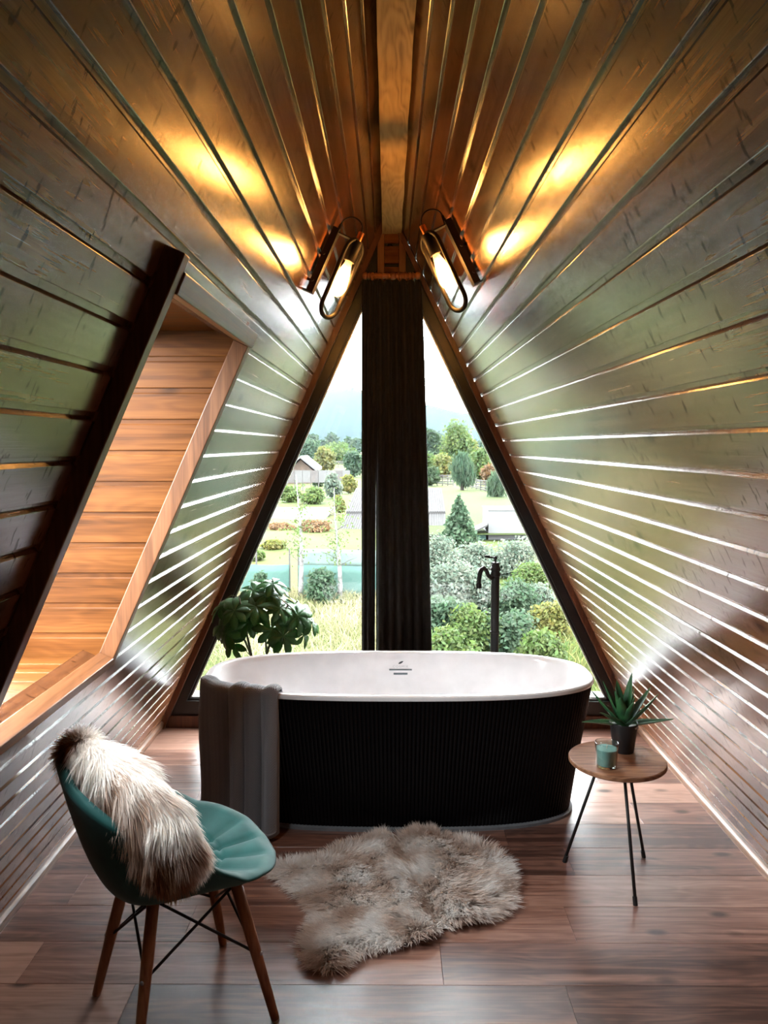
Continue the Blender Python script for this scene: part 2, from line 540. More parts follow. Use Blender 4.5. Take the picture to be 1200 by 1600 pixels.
# ridge beam
mb = MB()
ys = np.linspace(Y0, WY + .05, 24)
rows = []
for i, y in enumerate(ys):
    j = [0.002 * math.sin(3.1 * i + q) for q in range(4)]
    rows.append([(-0.030 + j[0], y, 2.90), (-0.030 + j[1], y, 2.738 + j[2] * .8), (0.072 + j[3], y, 2.738 + j[0] * .8), (0.072 + j[2], y, 2.90)])
mb.grid(rows, wrap=True)
struct(part('ceiling', mb, beam_wood, origin=(0, 0, 2.74)))

# back wall behind the camera
mb = MB().prism_y([(-1.36, 0), (1.48, 0), (0.008, 3.0)], Y0 - 0.06, Y0)
wb = struct(part('wall_back', mb, back_wood, origin=(0, Y0, 0)))
def lx0(zv): return PL[0] + zv * UL[0] / UL[2]
def rx0(zv): return PR[0] + zv * UR[0] / UR[2]
z = 0.0
while z < 2.7:
    a = lx0(z) + 0.03; b = rx0(z) - 0.03
    a2 = lx0(z + .085) + 0.03; b2 = rx0(z + .085) - 0.03
    if b2 > a2:
        part('plank', MB().prism_y([(a, z), (b, z), (b2, z + .08), (a2, z + .08)], Y0 + .0005, Y0 + .012), back_wood, wb)
    z += 0.0868

# floor and its laminate planks
mb = MB().box(-1.42, 1.52, Y0, WY + .12, -0.08, -0.009)
floor = struct(part('floor', mb, floor_wood, origin=(0, 0, 0)))
def board_mesh(x0, x1, w, h=0.009, bev=0.0012):
    mb = MB()
    a = [(x0 + .0004, .0004), (x1 - .0004, .0004), (x1 - .0004, w - .0004), (x0 + .0004, w - .0004)]
    b = [(x0 + bev, bev), (x1 - bev, bev), (x1 - bev, w - bev), (x0 + bev, w - bev)]
    vs = [(x, y, -h) for x, y in a] + [(x, y, -bev * .7) for x, y in a] + [(x, y, 0) for x, y in b]
    fs = [(0, 1, 5, 4), (1, 2, 6, 5), (2, 3, 7, 6), (3, 0, 4, 7), (4, 5, 9, 8), (5, 6, 10, 9), (6, 7, 11, 10), (7, 4, 8, 11), (8, 9, 10, 11)]
    return mb.add(vs, fs)
joints = {0: 0.167, 1: 0.613, -1: 0.528, 3: 0.702, 2: -1.125 + 1.28}
BLEN = 1.28
for k in range(-19, 12):
    y = 2.2 + 0.2 * k
    w = min(0.2, WY + .1 - y)
    j = joints.get(k, ((k * 0.47) % 1.0) * BLEN - 0.64)
    cuts = sorted([c for c in (j - 2 * BLEN, j - BLEN, j, j + BLEN, j + 2 * BLEN) if -1.36 < c < 1.46])
    xs = [-1.40] + cuts + [1.50]
    for a, b in zip(xs[:-1], xs[1:]):
        if b - a < 0.05: continue
        me = board_mesh(0, b - a, w).mesh('floor_plank', floor_wood)
        link('floor_plank', me, floor, (a, y, 0))

# baseboards: sloping laminate skirting
for nm, W_ in (('baseboard_left', wl), ('baseboard_right', wr)):
    prof = [(-0.01, -0.004), (-0.01, 0.022), (0.010, 0.022), (0.016, 0.0195), (0.040, 0.0165), (0.048, 0.013), (0.052, 0.004), (0.052, -0.004)]
    n = len(prof)
    mb = MB()
    vs = [W_(a, y, b) for y in (Y0 + .02, WY - .06) for a, b in prof]
    vs = [(q[0], q[1], max(q[2], 0.0)) for q in vs]
    mb.add(vs, [(i, (i + 1) % n, (i + 1) % n + n, i + n) for i in range(n)] + [tuple(range(n))[::-1], tuple(range(n, 2 * n))])
    struct(part(nm, mb, base_wood, origin=(vs[0][0], 0, 0)))

# ------------------------------------------------------------------ gable window
def lx(zv, d):   # x on the line offset d inwards from the left slope
    s = (zv - NL[2] * d) / UL[2]; return (PL + UL * s + NL * d)[0]
def rx(zv, d):
    s = (zv - NR[2] * d) / UR[2]; return (PR + UR * s + NR * d)[0]
def apex(d):
    lo, hi = 0.5, 2.9
    for _ in range(60):
        m_ = (lo + hi) / 2
        if lx(m_, d) < rx(m_, d): lo = m_
        else: hi = m_
    return (lx(lo, d), lo)
ZB = 0.150
win = thing('window_1', '', '', (0.05, WY, 0)); del win['label']; del win['category']; struct(win)
d0, d1 = -0.012, 0.076
A0, A1 = apex(d0), apex(d1)
part('frame_rail', MB().prism_y([(lx(0.0, d0), 0.0), (lx(0.0, d1), 0.0), A1, A0], WY - .03, WY + .07), black_frame, win)
part('frame_rail', MB().prism_y([(rx(0.0, d1), 0.0), (rx(0.0, d0), 0.0), A0, A1], WY - .03, WY + .07), black_frame, win)
part('frame_rail', MB().prism_y([(lx(0.07, d1) - .005, 0.07), (rx(0.07, d1) + .005, 0.07), (rx(ZB, d1) + .005, ZB), (lx(ZB, d1) - .005, ZB)], WY - .03, WY + .07), black_frame, win)
mull = part('mullion', MB().box(0.0, 0.08, WY - .02, WY + .06, ZB, 2.44), black_frame, win)
for sgn in (0, 1):
    f = lx if sgn == 0 else rx
    part('bead', MB().prism_y([(f(ZB, d1), ZB), (f(ZB, d1 + .012), ZB), (f(2.40, d1 + .012), 2.40), (f(2.40, d1), 2.40)], WY - .012, WY + .05), black_frame, win)
    part('spacer', MB().prism_y([(f(ZB, d1 + .012), ZB), (f(ZB, d1 + .017), ZB), (f(2.37, d1 + .017), 2.37), (f(2.37, d1 + .012), 2.37)], WY + .004, WY + .03), silver, win)
part('bead', MB().box(lx(ZB, d1), rx(ZB, d1), WY - .012, WY + .05, ZB, ZB + .010), black_frame, win)
part('spacer', MB().box(lx(ZB, d1) + .02, rx(ZB, d1) - .02, WY + .002, WY + .03, ZB + .010, ZB + .016), silver, win)
part('outer_sill', MB().box(lx(ZB, d1), rx(ZB, d1), WY + .075, WY + .20, ZB - .04, ZB - .012), sill_grey, win)
part('pane', MB().prism_y([(lx(ZB + .016, d1 + .017), ZB + .016), (0.0, ZB + .016), (0.0, 2.36), (lx(2.36, d1 + .017), 2.36)], WY + .014, WY + .020), pane_glass, win)
part('pane', MB().prism_y([(0.08, ZB + .016), (rx(ZB + .016, d1 + .017), ZB + .016), (rx(2.36, d1 + .017), 2.36), (0.08, 2.36)], WY + .014, WY + .020), pane_glass, win)

# wooden trims along the slopes and the low board under the window
At0, At1 = apex(-0.010), apex(0.028)
struct(part('trim_1', MB().prism_y([(lx(0.0, -0.010), 0.0), (lx(0.0, 0.028), 0.0), At1, At0], WY - .075, WY - .031), dark_trim))
struct(part('trim_2', MB().prism_y([(rx(0.0, 0.028), 0.0), (rx(0.0, -0.010), 0.0), At0, At1], WY - .075, WY - .031), dark_trim))
struct(part('trim_3', MB().box(lx(0.03, d1) - .06, rx(0.03, d1) + .06, WY - .05, WY + .06, 0.0, 0.068), dark_trim))

# little boarded gable top above the curtain
gab = struct(part('wall_gable', MB().prism_y([(lx(2.40, 0.0), 2.40), (rx(2.40, 0.0), 2.40), (0.008, 2.90)], WY + .03, WY + .12), black_frame))
for z0_, z1_ in ((2.44, 2.565), (2.585, 2.675), (2.692, 2.742)):
    part('board', MB().box(-0.018, 0.058, WY - .055, WY - .032, z0_, z1_), cheek_wood, gab)
part('batten', MB().prism_y([(-0.056, 2.44), (-0.020, 2.44), (-0.020, 2.745), (-0.030, 2.745), (-0.056, 2.685)], WY - .062, WY - .031), trim_wood, gab)
part('batten', MB().prism_y([(0.060, 2.44), (0.096, 2.44), (0.096, 2.665), (0.066, 2.745), (0.060, 2.745)], WY - .062, WY - .031), trim_wood, gab)

# ------------------------------------------------------------------ recess with the small side window
def wlx(zv, n=0.0):
    s = (zv - NL[2] * n) / UL[2]; return (PL + UL * s + NL * n)[0]
cheek = struct(part('wall_recess', MB().prism_y([(wlx(OZ0 - .05, GN - .05), OZ0 - .05), (wlx(OZ0 - .05), OZ0 - .05), (wlx(OZ1 + .03), OZ1 + .03), (wlx(OZ1 + .03, GN - .05), OZ1 + .03)], OY1 + .014, OY1 + .05), cheek_wood))
zt = 1.952 - 0.0915 * 11
CP = 0.0915
while zt < OZ1 + .02:
    za, zb_, zc = zt, zt + CP * .86, zt + CP
    def row(zv, yv): return [(wlx(zv, GN - .05), yv, zv), (wlx(zv, -0.002), yv, zv)]
    prof = [(za + .001, OY1 + .0135), (za + .001, OY1 + .003), (za + .003, OY1 + .0015), (zb_ - .003, OY1 + .0015), (zb_, OY1 + .0045), (zb_, OY1 + .008), (zc + .002, OY1 + .008), (zc + .002, OY1 + .0135)]
    prof = [(min(max(a, OZ0 - .03), OZ1 + .025), b) for a, b in prof]
    if prof[3][0] - prof[2][0] > 0.01:
        mb = MB(); mb.grid([row(a, b) for a, b in prof])
        n = len(prof)
        mb.f.append(tuple(2 * i for i in range(n))); mb.f.append(tuple(2 * i + 1 for i in range(n))[::-1]); mb.f.append((0, 1, 2 * n - 1, 2 * n - 2))
        part('plank', mb, cheek_wood, cheek)
    zt += CP
struct(part('wall_recess_near', MB().prism_y([(wlx(OZ0 - .05, GN - .05), OZ0 - .05), (wlx(OZ0 - .05), OZ0 - .05), (wlx(OZ1 + .03), OZ1 + .03), (wlx(OZ1 + .03, GN - .05), OZ1 + .03)], OY0 - .05, OY0), cheek_wood))
struct(part('ceiling_recess', MB().box(wlx(OZ1, GN - .05), wlx(OZ1, -0.03), OY0 - .03, OY1 + .03, OZ1, OZ1 + .04), cheek_wood))
sill = struct(part('trim_4', MB().box(wlx(OZ0, GN - .05), wlx(OZ0 - .05, -.01), OY0 - .03, OY1 + .014, OZ0 - .07, OZ0 - .014), cheek_wood))
yy = OY1 + .001
while yy - 0.085 > OY0 - .03:
    a, b = yy - 0.085, yy - .004
    x1 = wlx(OZ0, -0.004); OX = wlx(OZ0, GN)
    mb = MB()
    vs = [(OX, a, OZ0 - .0135), (x1, a, OZ0 - .0135), (x1, b, OZ0 - .0135), (OX, b, OZ0 - .0135), (OX, a, OZ0 - .002), (x1, a, OZ0 - .002), (x1, b, OZ0 - .002), (OX, b, OZ0 - .002),
          (OX, a + .003, OZ0), (x1, a + .003, OZ0), (x1, b - .003, OZ0), (OX, b - .003, OZ0)]
    mb.add(vs, [(0, 3, 2, 1), (0, 1, 5, 4), (1, 2, 6, 5), (2, 3, 7, 6), (3, 0, 4, 7), (4, 5, 9, 8), (5, 6, 10, 9), (6, 7, 11, 10), (7, 4, 8, 11), (8, 9, 10, 11)])
    part('sill_board', mb, cheek_wood, sill)
    yy -= 0.085
# casing standing proud of the slope
def casing(name, s0, s1, y0, y1, n0, n1, mat):
    mb = MB(); wallbox(wl, mb, s0, s1, y0, y1, n0, n1)
    o = struct(part(name, mb, mat))
    bv = o.modifiers.new('bevel', 'BEVEL'); bv.width = 0.0025; bv.segments = 2
    return o
casing('trim_5', 1.04, 2.09, OY1 - .0005, OY1 + .040, -0.012, 0.034, trim_wood)
casing('trim_6', 1.04, 2.165, OY0 - .036, OY0, -0.012, 0.034, trim_wood)
casing('trim_7', 2.09, 2.136, OY0, OY1 + .045, -0.012, 0.038, trim_wood_y)
casing('trim_8', 1.036, 1.070, OY0, OY1, -0.012, 0.036, trim_wood_y)
def gs(zv): return (zv - NL[2] * GN) / UL[2]
GS0, GS1 = gs(OZ0), gs(OZ1)
w2 = thing('window_2', '', '', tuple(wl(GS0, 1.92, GN))); del w2['label']; del w2['category']; struct(w2)
for (s0, s1, y0, y1) in ((GS0 - .06, GS0 + .03, OY0 - .03, OY1 + .03), (GS1 - .03, GS1 + .05, OY0 - .03, OY1 + .03), (GS0 + .03, GS1 - .03, OY0 - .03, OY0 + .03), (GS0 + .03, GS1 - .03, OY1 - .03, OY1 + .03)):
    part('frame_rail', wallbox(wl, MB(), s0, s1, y0, y1, GN - .05, GN), trim_wood, w2)
part('pane', wallbox(wl, MB(), GS0 + .03, GS1 - .03, OY0 + .03, OY1 - .03, GN - .03, GN - .024), pane_glass, w2)

# ------------------------------------------------------------------ bathtub
TC = (0.048, 3.412)
TA, TB, TN = 0.855, 0.355, 2.75
def sup(a, b, n, N):
    t = np.linspace(0, 2 * PI, 20001)
    c, s = np.cos(t), np.sin(t)
    x = a * np.sign(c) * np.abs(c) ** (2 / n); y = b * np.sign(s) * np.abs(s) ** (2 / n)
    d = np.hypot(np.diff(x), np.diff(y)); L = np.concatenate([[0], np.cumsum(d)])
    q = np.linspace(0, L[-1], N, endpoint=False)
    X = np.interp(q, L, x); Y = np.interp(q, L, y)
    P = np.stack([X, Y], 1)
    T = np.roll(P, -1, 0) - np.roll(P, 1, 0); T /= np.linalg.norm(T, axis=1)[:, None]
    Nn = np.stack([T[:, 1], -T[:, 0]], 1)
    return P, Nn, L[-1]
NR_, SUBD = 236, 6
NN = NR_ * SUBD
tub = thing('bathtub', 'freestanding oval bathtub, white inside with black ribbed outside, under the window', 'bathtub', (TC[0], TC[1], 0))
P1, N1, LL = sup(TA - .004, TB - .004, TN, NN)
ph = (np.arange(NN) % SUBD) / SUBD
flute = -0.0055 * (1 - np.abs(np.sin(PI * ph))) ** 1.0
rows = []
for zz, ins in ((0.014, 0.088), (0.05, 0.083), (0.20, 0.062), (0.36, 0.036), (0.50, 0.014), (0.583, 0.002)):
    Q = P1 + N1 * (flute - 0.0)[:, None]
    sx = (TA - ins) / TA; sy = (TB - ins * 0.85) / TB
    rows.append(np.stack([TC[0] + Q[:, 0] * sx, TC[1] + Q[:, 1] * sy, np.full(NN, zz)], 1))
mb = MB(); mb.grid(rows, wrap=True)
part('shell', mb, tub_black, tub, auto=50, origin=(TC[0], TC[1], 0))
Pb, Nb, _ = sup(1, 1, 2, 160)
def oval(a, b, n, z, N=200):
    P, _, _ = sup(a, b, n, N)
    return np.stack([TC[0] + P[:, 0], TC[1] + P[:, 1], np.full(N, z)], 1)
rows = []
for a, b, n, z in ((TA - .02, TB - .02, TN, .575), (TA - .003, TB - .003, TN, .578), (TA, TB, TN, .584), (TA, TB, TN, .594), (TA - .005, TB - .005, TN, .599), (TA - .028, TB - .028, TN, .599),
                   (TA - .034, TB - .034, TN, .594), (TA - .040, TB - .037, TN, .575), (TA - .075, TB - .052, TN, .48), (TA - .125, TB - .070, TN, .36), (TA - .185, TB - .090, TN, .25), (TA - .24, TB - .115, TN, .185), (TA - .31, TB - .16, TN, .158), (TA - .45, TB - .25, 2.4, .150), (.05, .02, 2, .148)):
    rows.append(oval(a, b, n, z))
mb = MB(); mb.grid(rows, wrap=True)
mb.f.append(tuple(range(14 * 200, 15 * 200)))
part('basin', mb, tub_white, tub, auto=40, origin=(TC[0], TC[1], .15))
rows = [oval(TA - .080, TB - .066, TN, 0.0), oval(TA - .080, TB - .066, TN, .012), oval(TA - .092, TB - .078, TN, .016)]
mb = MB(); mb.grid(rows, wrap=True); mb.f.append(tuple(range(400, 600))); mb.f.append(tuple(range(200))[::-1])
part('plinth', mb, plinth_grey, tub, auto=40)
# overflow plate, slot, and the printed mark on the far inner side
def inner_y(z):   # far inner wall of the basin at x ~ 0
    return TC[1] + np.interp(z, [.36, .48, .575], [TB - .070, TB - .052, TB - .037])
ox, oz = 0.062, 0.500
def onfar(x, z, lift): return (x, inner_y(z) - lift, z)
def far_patch(x0, x1, z0, z1, l0, l1, bev=0.0):
    mb = MB()
    P = [onfar(x0, z0, l0), onfar(x1, z0, l0), onfar(x1, z0, l1), onfar(x0, z0, l1), onfar(x0, z1, l0), onfar(x1, z1, l0), onfar(x1, z1, l1), onfar(x0, z1, l1)]
    return mb.hexa(P)
pl = part('overflow_plate', far_patch(ox - .054, ox + .054, oz - .017, oz + .015, -.002, .008), tub_white, tub)
part('overflow_lip', far_patch(ox - .055, ox + .055, oz + .0150, oz + .0195, -.002, .009), slot_grey, pl)
part('overflow_slot', far_patch(ox - .034, ox + .034, oz - .005, oz + .004, .008, .0088), slot_grey, pl)
# leaf mark
leafp = [(-.013, -.006), (-.006, -.0065), (.002, -.004), (.008, .001), (.013, .007), (.004, .0068), (-.004, .004), (-.009, 0.0)]
def plate_poly(poly, cx, cz, lift, name, mat, parent):
    mb = MB()
    n = len(poly)
    vs = [onfar(cx + a, cz + b, lift) for a, b in poly] + [onfar(cx + a, cz + b, lift + .0006) for a, b in poly]
    mb.add(vs, [tuple(range(n))[::-1], tuple(range(n, 2 * n))] + [(i, (i + 1) % n, (i + 1) % n + n, i + n) for i in range(n)])
    return part(name, mb, mat, parent)
plate_poly(leafp, ox + .002, oz + .050, .0006, 'leaf_mark', mark_dark, tub)
fc = bpy.data.curves.new('tub_lettering', 'FONT'); fc.body = 'COSMIK'; fc.size = 0.018; fc.align_x = 'CENTER'; fc.space_character = 1.25; fc.extrude = 0.0002
fo = bpy.data.objects.new('lettering', fc); COL.objects.link(fo)
dg = bpy.context.evaluated_depsgraph_get()
tm = bpy.data.meshes.new_from_object(fo.evaluated_get(dg)); bpy.data.objects.remove(fo)
tm.materials.clear(); tm.materials.append(mark_pale)
lt = link('lettering', tm, tub, np.array(onfar(ox, oz + .026, .0010)) - np.array(WL[tub.name]))
lt.rotation_euler = (math.atan2(0.0952, -0.0155) - 0.0, 0, 0)

# floor-standing tap
tx, ty = 0.543, 3.905
tap = thing('bath_tap', 'black floor-standing bath tap with curved spout behind the bathtub', 'tap', (tx, ty, 0))
part('column', MB().lathe([(.052, 0), (.052, .012), (.030, .020), (.0215, .030), (.0215, .655), (.0235, .657), (.0235, .664), (.0215, .666), (.0215, .945)], 28, (tx, ty, 0)), black_metal, tap, auto=40)
part('collar', MB().lathe([(.0215, .945), (.025, .948), (.025, .962), (.022, .966), (.022, .974), (.0265, .978), (.0265, .986), (.022, .992), (.0185, 1.010), (.0175, 1.016), (.006, 1.018)], 28, (tx, ty, 0)), black_metal, tap, auto=40)
dv = np.array([-0.72, -0.69, 0])
sp = [(0.015, .940), (.035, .940), (.055, .955), (.075, .985), (.095, .997), (.112, .990), (.123, .970), (.128, .945), (.129, .925)]
part('spout', MB().tube([(tx + dv[0] * a, ty + dv[1] * a, b) for a, b in sp], [.010, .010, .0105, .011, .0115, .0115, .0115, .011, .011], 14), black_metal, tap, smooth=True)
a, b = sp[-1]
part('nozzle', MB().lathe([(.0135, -.024), (.0135, -.004), (.011, 0.0)], 20, (tx + dv[0] * a, ty + dv[1] * a, b)), black_metal, tap, auto=40)
hd = part('handle', MB().lathe([(.005, 1.016), (.005, 1.028), (.009, 1.032), (.0095, 1.040), (.006, 1.046), (.001, 1.048)], 16, (tx, ty, 0)), black_metal, tap, smooth=True)
part('lever', MB().tube([(tx, ty, 1.038), (tx - .018, ty - .006, 1.041), (tx - .038, ty - .012, 1.046), (tx - .052, ty - .016, 1.048), (tx - .058, ty - .018, 1.048)], [.004, .0042, .0075, .006, .002], 12), black_metal, hd, smooth=True)

# ------------------------------------------------------------------ towel over the rim
towel = thing('towel', 'dark grey herringbone towel hung over the left end of the bathtub', 'towel', (TC[0] - .62, TC[1] - .36, 0.03))
Pq, Nq, Lq = sup(TA, TB, TN, 4000)
# arc from the left end round to the front
def arc_idx(x, front=True):
    m_ = np.where(Pq[:, 1] < 0)[0]
    return m_[np.argmin(np.abs(Pq[m_, 0] + TC[0] - x))]
left_front = np.where((Pq[:, 1] < 0.0) & (Pq[:, 0] < 0))[0]
xs_ = Pq[left_front, 0] + TC[0]
i1 = left_front[np.argmin(np.abs(xs_ - (-0.440)))]
i0 = left_front[np.argmin(np.abs(Pq[left_front, 1] + 0.12))]
ii = np.linspace(i0, i1, 90).round().astype(int)
NU = len(ii)
prof = []
for k in range(7): prof.append(('in', k / 6))
for k in range(6): prof.append(('top', k / 5))
for k in range(34): prof.append(('out', k / 33))
rows = []; uv = []
acc = np.concatenate([[0], np.cumsum(np.linalg.norm(np.diff(Pq[ii], axis=0), axis=1))])
for kind, t in prof:
    row = []
    for j in range(NU):
        u = j / (NU - 1)
        p0 = Pq[ii[j]]; nn = Nq[ii[j]]
        # folds: flat to the left, deep vertical rolls to the right
        fold = 0.0
        rr_ = max(0.0, (u - 0.50) / 0.50)
        if rr_ > 0:
            fold = 0.046 * abs(math.sin(PI * (rr_ * 3.0))) ** 0.5 * (0.8 + .2 * math.sin(9 * rr_))
        fold += 0.004 * math.sin(u * 21) + 0.010 * max(0, 1 - abs(u - .12) / .1)
        if kind == 'in':
            off = -0.052 + 0.006 * t; zz = 0.50 + 0.095 * t; fo_ = fold * .3
        elif kind == 'top':
            off = -0.040 + 0.052 * t; zz = 0.606 + 0.006 * math.sin(PI * t) + fold * .4; fo_ = fold * .3 * t
        else:
            zbot = 0.055 - 0.030 * u + 0.006 * math.sin(u * 19)
            tt = t
            off = 0.014 + 0.006 * math.sin(tt * 5 + u * 3); zz = 0.600 + (zbot - 0.600) * tt
            fo_ = fold * (0.35 + 0.65 * min(1, tt * 2.2)) + 0.012 * tt * (1 - u)
        q = p0 + nn * (off + fo_)
        row.append((TC[0] + q[0], TC[1] + q[1], zz))
        uv.append((acc[j] * 1.35, zz))
    rows.append(row)
mb = MB(); mb.grid(rows)
tw = part('cloth', mb, towel_mat, towel, smooth=True)
ul = tw.data.uv_layers.new(name='UVMap')
vi = np.empty(len(tw.data.loops), np.int32); tw.data.loops.foreach_get('vertex_index', vi)
ul.data.foreach_set('uv', np.array(uv, np.float32)[vi].ravel())
so = tw.modifiers.new('thickness', 'SOLIDIFY'); so.thickness = 0.007; so.offset = 0.0
# hem band near the lower edge
hem = []
for t in (0.965, 0.985):
    row = []
    k = 13 + 33 * t
    a = np.array(rows[13 + int(33 * t)]); b2 = np.array(rows[min(13 + int(33 * t) + 1, len(rows) - 1)])
    fr_ = 33 * t - int(33 * t)
    pts = a * (1 - fr_) + b2 * fr_
    for j in range(NU):
        nn = Nq[ii[j]]
        row.append((pts[j][0] + nn[0] * .0042, pts[j][1] + nn[1] * .0042, pts[j][2]))
    hem.append(row)
mb = MB(); mb.grid(hem)
hm = part('hem', mb, towel_mat, towel, smooth=True)
hm.modifiers.new('thickness', 'SOLIDIFY').thickness = 0.002

# ------------------------------------------------------------------ curtain rod, rings, curtains
CY, RZ = 4.13, 2.478
rod = thing('curtain_rod', 'short wooden curtain rod with turned ends at the gable peak', 'curtain rod', (0.02, CY, RZ))
part('pole', MB().tube([(-.112, CY, RZ), (.150, CY, RZ)], .0135, 16), rod_wood, rod, smooth=True)
for bx_ in (-.100, .138):
    part('bracket', MB().box(bx_ - .006, bx_ + .006, CY + .010, WY - .028, RZ - .006, RZ + .006), black_metal, rod)
def turned(cx, sg):
    pr = [(0, .0135), (.004, .019), (.012, .021), (.020, .0185), (.026, .013)]
    return MB().tube([(cx + sg * a, CY, RZ) for a, _ in pr], [r_ for _, r_ in pr], 16)
part('finial', turned(-.106, -1), rod_wood, rod, smooth=True)
part('finial', turned(.142, 1), rod_wood, rod, smooth=True)
part('joint', MB().tube([(.012, CY, RZ), (.017, CY, RZ), (.027, CY, RZ), (.037, CY, RZ), (.042, CY, RZ)], [.0138, .019, .021, .019, .0138], 16), rod_wood, rod, smooth=True)
def curtain(label, xt0, xt1, xb0, xb1, nf, ringx, seed):
    c = thing('curtain', label, 'curtain', ((xt0 + xt1) / 2, CY, 0.03), 'curtains')
    rd = random.Random(seed)
    nu, nz = nf * 14, 46
    phs = [rd.uniform(-.9, .9) for _ in range(nf + 2)]
    amp = [rd.uniform(.55, 1.25) for _ in range(nf + 2)]
    rows = []
    for k in range(nz):
        t = k / (nz - 1)
        zz = 2.455 + (0.035 - 2.455) * t ** 1.25
        row = []
        for j in range(nu + 1):
            u = j / nu
            fi = u * nf
            i_ = int(fi); fr_ = fi - i_
            am = amp[i_] * (1 - fr_) + amp[i_ + 1] * fr_
            phv = phs[i_] * (1 - fr_) + phs[i_ + 1] * fr_
            y = CY + (.026 + .018 * t) * am * math.sin(2 * PI * fi + phv * (0.3 + t))
            if t < 0.10:
                y += 0.007 * math.sin(2 * PI * fi * 2.3 + 1.0) * (1 - t / 0.10)
            xa, xb = xt0 + (xb0 - xt0) * t, xt1 + (xb1 - xt1) * t
            x = xa + (xb - xa) * (u + 0.25 / nf * math.sin(2 * PI * fi + 1.3 + phv) * .5)
            ztop = zz - (0.012 * (0.5 + 0.5 * math.sin(2 * PI * fi * 1.0)) * max(0, 1 - t * 12))
            row.append((x, y, ztop))
        rows.append(row)
    mb = MB(); mb.grid(rows)
    o = part('cloth', mb, curtain_mat, c, smooth=True)
    o.modifiers.new('thickness', 'SOLIDIFY').thickness = 0.003
    for x in ringx:
        a = rd.uniform(-.35, .35)
        pts = [(x + .020 * math.cos(t) * math.sin(a), CY + .020 * math.cos(t) * math.cos(a), RZ - .004 + .020 * math.sin(t)) for t in np.linspace(0, 2 * PI, 18, endpoint=False)]
        part('ring', MB().tube(pts, .0026, 6, closed=True), rod_wood, c, smooth=True)
    return c
curtain('narrow left strip of the dark curtain, parted at the bottom', -.138, -.060, -.143, -.078, 3, [-.092, -.084, -.077, -.062], 3)
curtain('wide dark curtain panel hanging in the middle of the gable window', -.068, .168, -.070, .243, 6, [-.035, -.004, .052, .060, .070, .084, .097, .108, .118, .128], 5)

# ------------------------------------------------------------------ wall sconces
def sconce(side, yc, sc_, label):
    W_ = wl if side < 0 else wr
    base = W_(sc_, yc, 0)
    t = thing('wall_sconce', label, 'lamp', tuple(base), 'wall sconces')
    def bx(s0, s1, y0, y1, n0, n1):
        mb = MB(); return wallbox(W_, mb, sc_ + s0, sc_ + s1, yc + y0, yc + y1, n0, n1)
    part('back_plate', bx(-.125, .125, -.028, .028, 0.010, 0.036), black_metal, t)
    for s_ in (-.085, .02):
        b0 = MB().tube([W_(sc_ + s_, yc - .010, .0), W_(sc_ + s_, yc - .010, .012)], .006, 10)
        part('standoff', b0, black_metal, t)
        part('bolt', MB().tube([W_(sc_ + s_, yc - .028, .018), W_(sc_ + s_, yc - .034, .018)], .006, 10), black_metal, t)
    part('bracket', bx(.112, .116, -.016, .016, .036, .112), black_metal, t)
    part('foot_strip', bx(-.128, -.124, -.020, .020, 0.0, .036), black_metal, t)
    nx = 0.112
    # stadium loop in the plane of slope and depth
    lp = []
    hw, top, bot = .045, .118, -.185
    for a in np.linspace(0, PI, 14): lp.append(W_(sc_ + top - hw + hw * math.sin(a), yc + hw * math.cos(a) * .80, nx + hw * math.cos(a) * .60))
    for a in np.linspace(PI, 2 * PI, 14): lp.append(W_(sc_ + bot + hw + hw * math.sin(a), yc + hw * math.cos(a) * .80, nx + hw * math.cos(a) * .60))
    part('loop', MB().tube(lp, .0085, 12, closed=True), black_metal, t, smooth=True)
    def axis_lathe(prof, n=24):
        mb = MB(); rows = []
        for r_, s_ in prof:
            rows.append([W_(sc_ + s_, yc + r_ * math.cos(2 * PI * j / n), nx + r_ * math.sin(2 * PI * j / n)) for j in range(n)])
        mb.grid(rows, wrap=True)
        return mb, n, len(prof)
    mb, n, k = axis_lathe([(.008, .118), (.021, .116), (.023, .108), (.023, .040), (.021, .036), (.008, .036)])
    mb.f.append(tuple(range(n))); mb.f.append(tuple(range((k - 1) * n, k * n)))
    part('socket', mb, black_metal, t, auto=40)
    mb, n, k = axis_lathe([(.004, .152), (.011, .151), (.0115, .149), (.0115, .116), (.004, .116)])
    part('cap', mb, copper, t, auto=40)
    # cable loop from plate to socket cap
    cp = []
    for a in np.linspace(0, PI, 16):
        cp.append(W_(sc_ + .150 + .040 * math.sin(a), yc, 0.030 + (nx - 0.030) * (1 - math.cos(a)) / 2))
    cp = [W_(sc_ + .122, yc, .030)] + cp
    part('cable', MB().tube(cp, .003, 8), black_metal, t, smooth=True)
    part('gland', MB().tube([W_(sc_ + .122, yc, .030), W_(sc_ + .150, yc, .030)], [.008, .005], 10), black_metal, t)
    mb, n, k = axis_lathe([(.012, .040), (.014, .030), (.018, .012), (.025, -.020), (.031, -.052), (.032, -.064), (.029, -.080), (.020, -.094), (.008, -.101), (.001, -.102)])
    bulb = part('bulb', mb, bulb_glass, t, smooth=True)
    fil = MB()
    for j in range(4):
        a = 2 * PI * j / 4 + .4
        fil.tube([W_(sc_ + .005, yc + .006 * math.cos(a), nx + .006 * math.sin(a)), W_(sc_ - .070, yc + .012 * math.cos(a), nx + .012 * math.sin(a))], .0034, 6)
    part('filament', fil, filament_mat, bulb)
    ld = bpy.data.lights.new('bulb_light', 'POINT')
    ld.energy = 16.0; ld.color = (1.0, 0.47, 0.13); ld.shadow_soft_size = 0.016
    lo = bpy.data.objects.new('bulb_light', ld); COL.objects.link(lo)
    lo.parent = t; lo.location = np.array(W_(sc_ - .035, yc, nx)) - base
sconce(-1, 2.975, 2.522, 'black wall sconce with bare amber bulb on the left slope')
